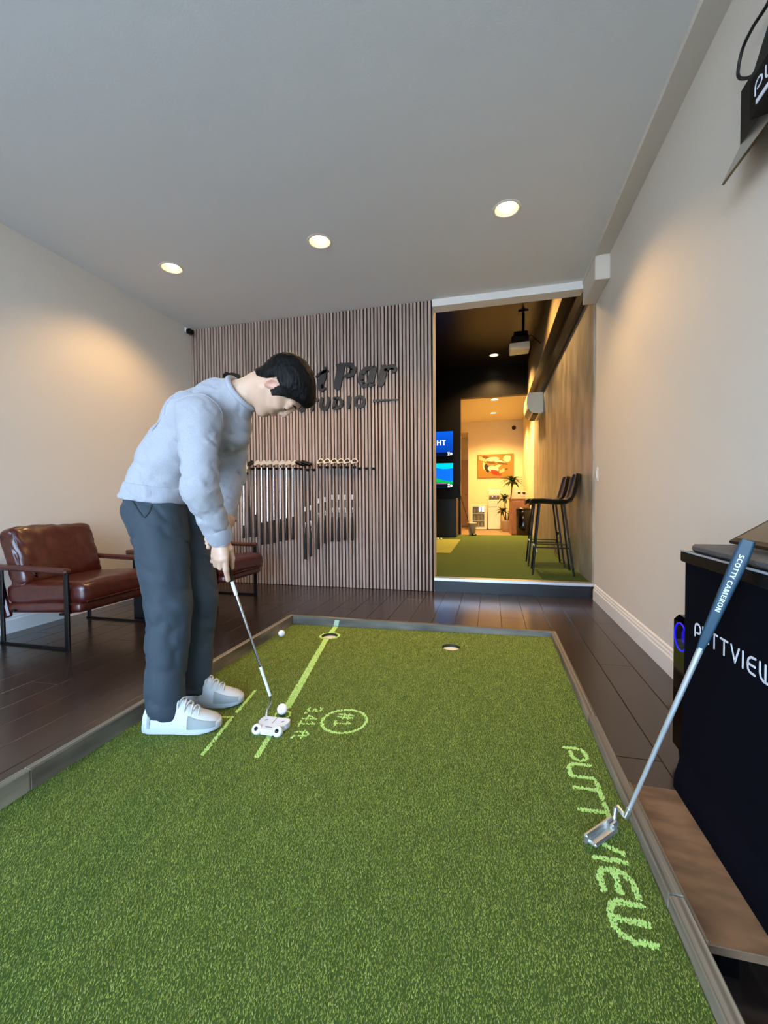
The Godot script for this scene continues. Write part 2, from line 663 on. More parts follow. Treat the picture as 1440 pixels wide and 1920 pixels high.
	struct("trim_2", span(Vector3(0.795, 2.645, -4.18), Vector3(0.905, 2.835, -3.72), 0.003), wall)
	struct("trim_3", span(Vector3(-0.56, 2.79, -4.32), Vector3(0.80, 2.86, -4.175), 0.002), white)
	# light switch on the right wall
	var sw := thing("light_switch", "white rocker light switch on the right wall beside the bay opening", "switch", Vector3(0.905, 1.125, -4.09))
	obj("switch_plate", box_mesh(Vector3(0.008, 0.125, 0.075), 0.003), white, sw, Vector3(-0.004, 0, 0))
	obj("rocker", box_mesh(Vector3(0.008, 0.066, 0.034), 0.003, Vector3.ZERO, Basis(Vector3.BACK, 0.06)), white, sw, Vector3(-0.010, 0, 0))
	# small camera in the far left corner under the ceiling
	var c := thing("security_camera", "small black camera on a white bracket in the upper left corner above the slats", "camera", Vector3(-3.25, 2.80, -4.10))
	st = begin()
	tube(st, [Vector3(-0.05, 0.03, 0), Vector3(-0.01, 0.025, 0), Vector3(0.02, 0.02, 0.01)], [0.012])
	rbox(st, Vector3(-0.04, 0.02, 0), Vector3(0.02, 0.05, 0.05), 0.004)
	obj("bracket", st, white, c)
	st = begin()
	rbox(st, Vector3(0.02, -0.01, 0.02), Vector3(0.055, 0.05, 0.07), 0.008)
	obj("camera_body", st, mat("black plastic", Color(0.02, 0.02, 0.022), 0.35), c)
	st = begin()
	lathe(st, [Vector2(0.0, 0.0), Vector2(0.014, 0.0), Vector2(0.016, 0.012), Vector2(0.0, 0.012)], 20, Transform3D(Basis(Vector3.RIGHT, PI / 2), Vector3(0.02, -0.01, 0.05)))
	obj("lens", st, mat("lens glass", Color(0.01, 0.01, 0.02), 0.05), c)

func slat_wall() -> void:
	var back := struct("wall_back", span(Vector3(-3.45, -0.1, -4.40), Vector3(-0.555, 2.86, -4.20)), paint("wall paint", Color.WHITE))
	obj("backing_felt", span(Vector3(-3.30, 0.0, -4.20), Vector3(-0.558, 2.86, -4.196)), mat("black felt", Color(0.012, 0.011, 0.011), 0.95), back)
	var grain := noise_picture(256, 0.02, 5.0, 0.35, 0.72, 1.06, 33, 4)
	var kinds := []
	for k in 3:
		var m := mat("slat oak %d" % k, [Color(0.735, 0.65, 0.60), Color(0.705, 0.62, 0.57), Color(0.76, 0.67, 0.62)][k], 0.62)
		m.albedo_texture = grain
		tri(m, Vector3(2.0, 0.5, 2.0), true, Vector3(0.31 * k, 0.17 * k, 0))
		kinds.append(m)
	var me := fin(box_mesh(Vector3(0.0235, 2.855, 0.0165), 0.0012))
	var rng := RandomNumberGenerator.new()
	rng.seed = 9
	for k in 75:
		obj("slat", me, kinds[rng.randi() % 3], back, Vector3(-3.283 + 0.03646 * k, 1.4305, -4.1878))

func downlight(at: Vector3, label: String, energy: float, group: String, tone := Color(1.0, 0.80, 0.52), spread := 66.0, bright := 14.0, deep := 0.0) -> void:
	var t := thing("downlight", label, "light", at, 0.0, group)
	var ring := begin()
	lathe(ring, [Vector2(0.0765, -0.001), Vector2(0.079, -0.005), Vector2(0.090, -0.004), Vector2(0.096, 0.0)], 40)
	obj("trim_ring", ring, mat("lamp trim", Color(0.9, 0.88, 0.84), 0.4), t)
	var can := begin()
	lathe(can, [Vector2(0.052 + (0.018 if deep == 0.0 else 0.0), 0.020 + deep), Vector2(0.056 + (0.016 if deep == 0.0 else 0.0), 0.014 + deep), Vector2(0.0765, 0.0)], 40)
	lathe(can, [Vector2(0.0768, 0.0), Vector2(0.0775, 0.07), Vector2(0.0, 0.08)], 40)
	obj("reflector", can, mat("lamp reflector", Color(0.9, 0.82, 0.70), 0.3), t)
	var lens := begin()
	lathe(lens, [Vector2(0.0, 0.006 + deep), Vector2(0.040, 0.008 + deep), Vector2(0.054 + (0.014 if deep == 0.0 else 0.0), 0.015 + deep), Vector2(0.0, 0.024 + deep)], 32)
	obj("lens", lens, glow("lamp lens", Color(1.0, 0.90, 0.72), bright), t)
	var l := SpotLight3D.new()
	l.name = "lamp_beam"
	l.light_color = tone
	l.light_energy = energy
	l.spot_angle = spread
	l.spot_angle_attenuation = 0.6
	l.spot_range = 14.0
	l.spot_attenuation = 2.0
	l.light_size = 0.06
	l.shadow_enabled = true
	l.rotation_degrees.x = -90
	l.position = Vector3(0, deep, 0)
	t.add_child(l)

func downlights() -> void:
	downlight(LAMPS[0], "left ceiling downlight of the row of three, nearest the left wall", 2.0, "", Color(1.0, 0.80, 0.52), 66.0, 14.0, 0.026)
	downlight(LAMPS[1], "middle ceiling downlight of the row of three in the grey ceiling", 2.0, "", Color(1.0, 0.80, 0.52), 66.0, 14.0, 0.026)
	downlight(LAMPS[2], "right ceiling downlight of the row of three, largest in the grey ceiling", 2.0, "", Color(1.0, 0.80, 0.52), 66.0, 14.0, 0.026)
	downlight(LAMP_BAY, "downlight in the black bay ceiling near its far wall", 13.0, "")
	downlight(LAMP_BAY_NEAR, "downlight in the black bay ceiling nearer the step, above the frame", 8.0, "")
	downlight(LAMPS_STORE[0], "nearer downlight in the cream ceiling of the back room", 12.0, "", Color(1.0, 0.79, 0.47))
	downlight(LAMPS_STORE[1], "farther downlight in the cream ceiling of the back room", 12.0, "", Color(1.0, 0.79, 0.47))

# ------------------------------------------------------------------ the raised bay and the room behind it
func bay() -> void:
	var black := mat("black wall paint", Color(0.085, 0.078, 0.07), 0.34)
	black.metallic_specular = 0.3
	struct("step_riser", span(Vector3(-0.555, 0.0, -4.26), Vector3(0.905, 0.108, -4.20)), mat("dark riser board", Color(0.045, 0.05, 0.06), 0.35))
	struct("trim_4", span(Vector3(-0.556, 0.108, -4.28), Vector3(0.903, 0.136, -4.19), 0.002), mat("brushed aluminium", Color(0.82, 0.83, 0.85), 0.32, 0.85))
	var turf := mat("bay turf", Color(0.31, 0.42, 0.03), 0.9)
	var speck := noise_picture(256, 0.22, 1.0, 1.0, 0.45, 1.25, 44, 3)
	turf.albedo_texture = speck
	bump(turf, speck, 0.6)
	tri(turf, Vector3.ONE * 2.4)
	struct("floor_bay", span(Vector3(-3.40, -0.02, -9.40), Vector3(0.89, 0.135, -4.27)), turf)
	# stained concrete finish on the right
	var conc := mat("bay plaster", Color(0.66, 0.62, 0.55), 0.36)
	conc.albedo_texture = noise_picture(512, 0.006, 1.5, 0.7, 0.74, 1.06, 52, 5)
	conc.metallic_specular = 0.4
	tri(conc, Vector3(0.6, 0.6, 0.6))
	struct("wall_bay_right", span(Vector3(0.89, -0.1, -9.56), Vector3(1.06, 2.80, -4.20)), conc)
	struct("wall_bay_right_top", span(Vector3(0.888, 2.80, -9.56), Vector3(1.06, 3.75, -4.20)), black)
	struct("wall_bay_left", span(Vector3(-3.55, -0.1, -9.56), Vector3(-3.40, 3.75, -4.40)), black)
	struct("wall_bay_front", span(Vector3(-3.55, 3.06, -4.40), Vector3(1.06, 3.75, -4.20)), black)
	struct("wall_bay_front_skin", span(Vector3(-3.40, 0.135, -4.415), Vector3(-0.57, 3.06, -4.401)), black)
	drilled("ceiling_bay", Vector3(-3.55, 3.75, -9.56), Vector3(1.06, 3.95, -4.20), black, [LAMP_BAY, LAMP_BAY_NEAR])
	var st := begin()
	rbox(st, Vector3(-2.10, 1.85, -9.47), Vector3(2.9, 3.80, 0.16), 0.0)
	rbox(st, Vector3(0.12, 3.425, -9.47), Vector3(1.54, 0.65, 0.16), 0.0)
	struct("wall_bay_back", st, black)
	# boxed duct along the right side, its left face a thin beige skin
	struct("trim_5", span(Vector3(0.74, 3.06, -9.39), Vector3(0.888, 3.75, -4.42), 0.002), black)
	struct("trim_6", span(Vector3(0.734, 3.062, -9.39), Vector3(0.74, 3.748, -4.42)), mat("duct beige skin", Color(0.66, 0.58, 0.44), 0.5))
	struct("trim_7", span(Vector3(0.84, 2.80, -9.38), Vector3(0.888, 3.06, -4.42), 0.002), black)

func back_room() -> void:
	var cream := paint("back room paint", Color(0.90, 0.85, 0.72), 0.7)
	struct("floor_back", span(Vector3(-2.2, -0.1, -14.2), Vector3(1.0, 0.05, -9.40)), mat("back room floor", Color(0.55, 0.45, 0.33), 0.5))
	drilled("ceiling_back", Vector3(-2.2, 3.15, -14.2), Vector3(1.06, 3.35, -9.56), cream, LAMPS_STORE)
	struct("wall_back_room_right", span(Vector3(0.87, 0.0, -14.2), Vector3(1.06, 3.15, -9.56)), cream)
	struct("wall_back_room_left", span(Vector3(-2.3, 0.0, -14.2), Vector3(-2.15, 3.15, -9.56)), cream)
	struct("wall_back_room_far", span(Vector3(-0.66, 0.0, -14.2), Vector3(0.87, 3.15, -12.70)), cream)
	struct("wall_back_room_recess", span(Vector3(-2.2, 0.0, -14.2), Vector3(-0.66, 3.15, -13.70)), cream)
	struct("trim_8", span(Vector3(-2.15, 2.86, -13.70), Vector3(-0.66, 3.15, -12.70)), cream)
	var st := begin()
	rbox(st, Vector3(-0.90, 1.10, -13.68), Vector3(0.40, 2.10, 0.04), 0.004)
	var d := struct("door_1", st, mat("store door", Color(0.72, 0.62, 0.48), 0.5))
	var kn := begin()
	lathe(kn, [Vector2(0.0, 0.0), Vector2(0.012, 0.0), Vector2(0.010, 0.03), Vector2(0.025, 0.04), Vector2(0.022, 0.06), Vector2(0.0, 0.065)], 16, Transform3D(Basis(Vector3.RIGHT, PI / 2), Vector3(-0.78, 1.05, -13.66)))
	obj("knob", kn, mat("steel", Color(0.7, 0.7, 0.7), 0.25, 1.0), d)
	# the door leaf of the opening stands open; its hinges show on the wall end
	st = begin()
	for y in [0.75, 1.53]:
		tube(st, [Vector3(0.878, y, -9.575), Vector3(0.878, y + 0.1, -9.575)], [0.009])
		rbox(st, Vector3(0.884, y + 0.05, -9.585), Vector3(0.006, 0.1, 0.05), 0.001)
	struct("trim_9", st, mat("dark hinge", Color(0.15, 0.11, 0.07), 0.4, 0.7))

# ------------------------------------------------------------------ the putting green
const GX0 := -1.372
const GX1 := 0.354
const GZ0 := -2.745
const GZ1 := 0.40
const CUPS := [Vector2(-1.013, -2.542), Vector2(-0.229, -2.462)]

func turf_y(x: float) -> float:
	return lerpf(turf_left, turf_right, clampf((x - GX0) / (GX1 - GX0), 0.0, 1.0))

func ring_line(c: Vector2, rx: float, n := 40) -> Array:
	var l := []
	for k in n + 1:
		l.append(c + Vector2.from_angle(TAU * k / n) * rx)
	return l

func putting_green() -> void:
	var g := thing("putting_green", "framed green turf putting surface with two cups and projected light painted as lines and lettering", "putting green", Vector3(-0.51, 0, -1.17))
	var org := g.position
	# grey wooden kerb boards
	var grain := noise_picture(512, 0.015, 8.0, 0.8, 0.5, 1.1, 61, 5)
	var rails := []
	for k in 3:
		var m := mat("rail wood %d" % k, [Color(0.60, 0.55, 0.465), Color(0.56, 0.51, 0.43), Color(0.63, 0.58, 0.49)][k], 0.7)
		m.albedo_texture = grain
		bump(m, grain, 0.08)
		tri(m, Vector3(1.1, 1.1, 0.03), true, Vector3(0.2 * k, 0.3, 0.1 * k))
		rails.append(m)
	var cross := mat("rail wood across", Color(0.56, 0.53, 0.465), 0.7)
	cross.albedo_texture = grain
	bump(cross, grain, 0.08)
	tri(cross, Vector3(0.03, 1.1, 1.1))
	var cut := [-2.770, -1.72, -0.97, 0.43]
	for k in 3:
		var l: float = cut[k + 1] - cut[k] - 0.001
		for x in [-1.387, 0.369]:
			obj("rail", box_mesh(Vector3(0.030, 0.10, l), 0.0025), rails[(k + int(x > 0)) % 3], g, Vector3(x, 0.05, (cut[k] + cut[k + 1]) / 2.0) - org)
	for z in [-2.757, 0.415]:
		obj("rail", box_mesh(Vector3(1.742, 0.10, 0.026), 0.0025), cross, g, Vector3(-0.509, 0.05, z) - org)
	# the backing of the turf with its two holes
	var base := CSGBox3D.new()
	base.name = "turf_backing"
	base.size = Vector3(1.724, 0.04, GZ1 - GZ0)
	base.position = Vector3((GX0 + GX1) / 2.0, (turf_left + turf_right) / 2.0 - 0.02, (GZ0 + GZ1) / 2.0) - org
	base.rotation.z = atan2(turf_right - turf_left, GX1 - GX0)
	base.material = mat("turf backing", Color(0.27, 0.36, 0.12), 0.95)
	for c in CUPS:
		var hole := CSGCylinder3D.new()
		hole.name = "cup_hole"
		hole.operation = CSGShape3D.OPERATION_SUBTRACTION
		hole.radius = 0.053
		hole.height = 0.2
		hole.sides = 48
		hole.position = base.transform.affine_inverse() * (Vector3(c.x, 0.04, c.y) - org)
		hole.material = base.material
		base.add_child(hole, true)
	g.add_child(base)
	for c in CUPS:
		var y := turf_y(c.x)
		var st := begin()
		lathe(st, [Vector2(0.0, -0.024), Vector2(0.0525, -0.024), Vector2(0.0525, 0.002)].map(func(p): return p), 40, Transform3D(Basis(), Vector3(c.x, y, c.y) - org))
		obj("cup_wall", st, mat("cup wall", Color(0.10, 0.15, 0.05), 0.6), g)
		st = begin()
		lathe(st, [Vector2(0.0515, -0.020), Vector2(0.0515, -0.0145), Vector2(0.0505, -0.014), Vector2(0.0, -0.014)], 40, Transform3D(Basis(), Vector3(c.x, y, c.y) - org))
		obj("cup_floor", st, mat("cup white", Color(0.93, 0.95, 0.92), 0.5), g)
	# projected light, painted as blade colour: its marks stamped into a turf map
	var cell := 0.0025
	var nx := int((GX1 - GX0) / cell) + 1
	var nz := int((GZ1 - GZ0) / cell) + 1
	var map := PackedByteArray()
	map.resize(nx * nz)
	var stamp := func(line: Array, half: float, id: int) -> void:
		for k in maxi(line.size() - 1, 1):
			var p: Vector2 = line[k]
			var q: Vector2 = line[mini(k + 1, line.size() - 1)]
			var x0 := int((minf(p.x, q.x) - half - GX0) / cell)
			var x1 := int((maxf(p.x, q.x) + half - GX0) / cell) + 1
			var z0 := int((minf(p.y, q.y) - half - GZ0) / cell)
			var z1 := int((maxf(p.y, q.y) + half - GZ0) / cell) + 1
			for z in range(maxi(z0, 0), mini(z1, nz - 1) + 1):
				for x in range(maxi(x0, 0), mini(x1, nx - 1) + 1):
					var w := Vector2(GX0 + x * cell, GZ0 + z * cell)
					if Geometry2D.get_closest_point_to_segment(w, p, q).distance_to(w) <= half:
						map[x + z * nx] = id
	# 1 the putting line, 2 the stance lines, 3 the ring round the first cup, 4 the circle, then each character
	stamp.call([Vector2(-0.838, -1.612), Vector2(-1.017, -2.501), Vector2(-1.046, -2.74)], 0.0165, 1)
	stamp.call([Vector2(-0.777, -1.272), Vector2(-0.800, -1.40)], 0.009, 1)
	stamp.call(ring_line(Vector2(-0.826, -1.548), 0.031), 0.0035, 1)
	stamp.call([Vector2(-0.970, -1.243), Vector2(-1.020, -1.488)], 0.0065, 2)
	stamp.call([Vector2(-1.026, -1.53), Vector2(-1.060, -1.731)], 0.0065, 2)
	stamp.call([Vector2(-1.105, -1.478), Vector2(-1.020, -1.490)], 0.006, 2)
	stamp.call(ring_line(CUPS[0], 0.060), 0.007, 3)
	stamp.call(ring_line(Vector2(-0.562, -1.552), 0.088), 0.0055, 4)
	var dir := Vector2(0.13, 0.99).normalized()
	var up := Vector2(0.99, -0.13).normalized()
	var pen := Vector2(-0.744, -1.627)
	var names := ["turf_blades", "painted_light_line", "painted_light_stance_line", "painted_light_ring", "painted_light_circle"]
	for ch in "3.41 ft":
		if ch != " ":
			names.append("painted_light_letter" if ch in "ft" else "painted_light_point" if ch == "." else "painted_light_digit")
		for l in placed(glyph(ch), pen, dir * 0.060, up * 0.056):
			stamp.call(l, 0.0062 if ch == "." else 0.0033, names.size() - 1)
		pen += dir * (0.018 if ch == "." else 0.018 if ch == " " else 0.028 if ch in "ft" else 0.047)
	pen = Vector2(-0.602, -1.605)
	for ch in "#1":
		names.append("painted_light_digit" if ch == "1" else "painted_light_number_sign")
		for l in placed(glyph(ch), pen, dir * 0.056, up * 0.062):
			stamp.call(l, 0.0036, names.size() - 1)
		pen += dir * 0.062
	var starts := [-1.536, -1.446, -1.362, -1.270, -1.172, -1.075, -1.048, -0.966]
	for k in 8:
		names.append("painted_light_letter")
		for l in placed(glyph("PUTTVIEW"[k]), Vector2(0.235, starts[k]), Vector2(0, 0.079), Vector2(0.067, 0)):
			stamp.call(l, 0.0062, names.size() - 1)
	# one mesh of blades for the turf and one for each painted light mark
	var rng := RandomNumberGenerator.new()
	rng.seed = 77
	var sets := []
	for k in names.size():
		sets.append([PackedVector3Array(), PackedVector3Array(), PackedColorArray()])
	var z := GZ0 + 0.002
	var tufts := FastNoiseLite.new()
	tufts.frequency = 9.0
	tufts.seed = 3
	var row := 0
	while z < GZ1 - 0.004:
		# the turf is thicker where it is seen from close by
		var far := clampf((-z - 1.0) / 1.6, 0.0, 1.0) if z < -0.4 else 0.6
		var step := lerpf(0.0034, 0.0043, far)
		var x := GX0 + 0.002 + rng.randf() * step
		while x < GX1 - 0.003:
			var px := x + (rng.randf() - 0.5) * step * 1.6
			var pz := z + (rng.randf() - 0.5) * step * 1.6
			x += step
			px = clampf(px, GX0 + 0.001, GX1 - 0.001)
			pz = clampf(pz, GZ0 + 0.001, GZ1 - 0.001)
			var p2 := Vector2(px, pz)
			if p2.distance_to(CUPS[0]) < 0.0535 or p2.distance_to(CUPS[1]) < 0.0535:
				continue
			var id: int = map[int((px - GX0) / cell) + int((pz - GZ0) / cell) * nx]
			var twice := 1 if id == 0 else 4 if id < 5 else 6
			for rep in twice:
				var t := rng.randf()
				var w := lerpf(0.0010, 0.0016, rng.randf()) * (1.0 + 0.35 * far)
				if id > 0:
					w *= 1.15 if id < 5 or id > 12 else 0.8
				var hgt := lerpf(0.0032, 0.0062, rng.randf())
				var a := rng.randf() * TAU
				var lean := Vector3(cos(a) * 0.003, hgt, sin(a) * 0.002 - 0.0030)
				if id > 0:
					lean = lean * Vector3(0.5, 0.85, 0.5)
				var side := Vector3(1.0, 0, 0.7 * sin(a * 3.0)).normalized() * w
				var b := Vector3(px, turf_y(px) - 0.001, pz) - org
				if rep > 0:
					b += Vector3(rng.randf_range(-0.0016, 0.0016), 0.0006, rng.randf_range(-0.0016, 0.0016))
				var s: Array = sets[id]
				s[0].append(b - side)
				s[0].append(b + lean)
				s[0].append(b + side)
				var nrm := Vector3(cos(a * 5.0) * 0.35, 1.0, 0.35 + 0.3 * sin(a * 7.0)).normalized()
				for j in 3:
					s[1].append(nrm)
				var col: Color
				if id == 0:
					col = Color(0.158, 0.212, 0.024).lerp(Color(0.40, 0.46, 0.10), t * t)
					if rng.randf() < 0.10:
						col = Color(0.27, 0.27, 0.09)
					elif rng.randf() < 0.14:
						col = Color(0.06, 0.10, 0.015)
					col = col * (0.88 + 0.28 * tufts.get_noise_2d(px * 3.0, pz))
				else:
					col = Color(0.55, 0.84, 0.18).lerp(Color(0.65, 0.88, 0.30), t)  # projected light put into the blade colour
				for j in 3:
					s[2].append(col)
		z += step
		row += 1
	var blade := mat("turf blade", Color.WHITE, 0.75)
	blade.vertex_color_use_as_albedo = true
	blade.metallic_specular = 0.25
	for k in names.size():
		var arr := []
		arr.resize(Mesh.ARRAY_MAX)
		arr[Mesh.ARRAY_VERTEX] = sets[k][0]
		arr[Mesh.ARRAY_NORMAL] = sets[k][1]
		arr[Mesh.ARRAY_COLOR] = sets[k][2]
		var me := ArrayMesh.new()
		me.add_surface_from_arrays(Mesh.PRIMITIVE_TRIANGLES, arr)
		var o := obj(names[k], me, blade, g)
		if k == 0:
			o.set_meta("kind", "stuff")
	# projected light of the line end, painted as a pale strip on the far kerb
	var st := begin()
	prism(st, PackedVector2Array([Vector2(-1.064, 0.045), Vector2(-1.030, 0.045), Vector2(-1.020, 0.086), Vector2(-1.054, 0.086)]), 0.0006, Transform3D(Basis(), Vector3(0, 0, -2.7440) - org))
	obj("painted_light_line", st, mat("painted light kerb", Color(0.80, 0.88, 0.74), 0.7), g)

func golf_balls() -> void:
	var m := mat("ball white", Color(0.95, 0.95, 0.94), 0.28)
	m.clearcoat_enabled = true
	m.clearcoat = 0.5
	var dimple := noise_picture(256, 0.12, 1, 1, 0.0, 1.0, 3, 1, FastNoiseLite.TYPE_CELLULAR)
	bump(m, dimple, 0.03)
	tri(m, Vector3.ONE * 18.0, false)
	var sph := SphereMesh.new()
	sph.radius = 0.02135
	sph.height = 0.0427
	sph.radial_segments = 40
	sph.rings = 20
	var spots := [
		[Vector3(-0.825, turf_y(-0.825) + 0.0255, -1.545), "white golf ball on the bright putting line just in front of the white putter head"],
		[Vector3(-1.312, turf_y(-1.312) + 0.0255, -2.463), "white golf ball lying alone against the far left kerb of the putting green"],
		[Vector3(-0.93, 0.1565, -8.09), "white golf ball on the pale mat in the bay, right one of the two"],
		[Vector3(-1.00, 0.1565, -8.12), "white golf ball on the pale bay mat, partly behind the slat wall"],
	]
	for s in spots:
		var b: Vector3 = s[0]
		tag(obj("golf_ball", sph, m, null, b), s[1], "golf ball")

# ------------------------------------------------------------------ leather chairs and the small table
func leather() -> StandardMaterial3D:
	if mats.has("leather"):
		return mats["leather"]
	var m := mat("leather", Color(0.285, 0.080, 0.045), 0.32)
	m.albedo_texture = noise_picture(256, 0.03, 1, 1, 0.72, 1.1, 71, 4)
	bump(m, noise_picture(256, 0.16, 1, 1, 0.0, 1.0, 72, 3, FastNoiseLite.TYPE_CELLULAR), 0.03)
	tri(m, Vector3.ONE * 2.5, false)
	m.clearcoat_enabled = true
	m.clearcoat = 0.35
	m.clearcoat_roughness = 0.25
	return m

func armchair(label: String, at: Vector3, turn: float, sd: int) -> void:
	var t := thing("armchair", label, "armchair", at, turn, "brown leather armchairs")
	var steel := mat("black steel", Color(0.025, 0.025, 0.027), 0.4, 0.4)
	var hide := leather()
	for s in [-1, 1]:
		var st := begin()
		rbox(st, Vector3(0.25, 0.245, s * 0.305), Vector3(0.034, 0.49, 0.014), 0.002)
		rbox(st, Vector3(-0.03, 0.007, s * 0.305), Vector3(0.56, 0.014, 0.014), 0.002)
		rbox(st, Vector3(-0.285, 0.245, s * 0.305), Vector3(0.03, 0.49, 0.014), 0.002)
		obj("side_frame", st, steel, t)
		st = begin()
		var b := Basis(Vector3.BACK, -0.02)
		rbox(st, Vector3(-0.06, 0.497, s * 0.305), Vector3(0.66, 0.036, 0.05), 0.012, b)
		obj("arm_pad", st, hide, t)
		# the leather sling that carries the back from the rear of each side
		st = begin()
		rbox(st, Vector3(-0.315, 0.34, s * 0.285), Vector3(0.05, 0.36, 0.035), 0.010, Basis(Vector3.BACK, 0.30))
		obj("back_strap", st, hide, t)
	for x in [-0.2, 0.2]:
		obj("cross_bar", box_mesh(Vector3(0.03, 0.014, 0.61), 0.002), steel, t, Vector3(x, 0.218, 0))
	var st3 := begin()
	cushion(st3, Vector3(0.02, 0.245, 0), Vector3(0.62, 0.07, 0.575), Basis(Vector3.BACK, 0.06), 0.4, 0.0, 1, 0.05)
	obj("seat_base", st3, hide, t)
	var st4 := begin()
	cushion(st4, Vector3(0.035, 0.335, 0), Vector3(0.66, 0.15, 0.58), Basis(Vector3.BACK, 0.06), 0.36, 0.007, sd, 0.10)
	obj("seat_cushion", st4, hide, t)
	var st5 := begin()
	cushion(st5, Vector3(-0.225, 0.555, 0), Vector3(0.41, 0.15, 0.585), Basis(Vector3.BACK, PI / 2 + 0.30), 0.34, 0.016, sd + 5, 0.25)
	obj("back_cushion", st5, hide, t)
	var st6 := begin()
	tube(st6, [Vector3(0.355, 0.30, -0.26), Vector3(0.36, 0.302, 0), Vector3(0.355, 0.30, 0.26)], [0.005], 8)
	obj("piping", st6, hide, t)

func lounge() -> void:
	armchair("brown leather armchair in front, against the left wall with its puffed back cushion in view", Vector3(-2.80, 0, -2.35), 0.0, 3)
	armchair("brown leather armchair mostly hidden behind the golfer, beside the slat wall", Vector3(-2.48, 0, -3.37), 0.0, 9)
	var t := thing("side_table", "dark block side table with a brown wooden top between the two leather armchairs", "table", Vector3(-2.55, 0, -2.87))
	var navy := mat("dark navy lacquer", Color(0.05, 0.055, 0.075), 0.35)
	var st := begin()
	rbox(st, Vector3(-0.03, 0.25, 0), Vector3(0.34, 0.50, 0.25), 0.004)
	obj("pedestal", st, navy, t)
	var wood := mat("table walnut", Color(0.30, 0.17, 0.11), 0.4)
	wood.albedo_texture = noise_picture(256, 0.02, 1.0, 7.0, 0.7, 1.1, 81, 4)
	tri(wood, Vector3.ONE * 2.0, false)
	st = begin()
	rbox(st, Vector3(-0.03, 0.519, 0), Vector3(0.43, 0.036, 0.29), 0.006)
	obj("table_top", st, wood, t)

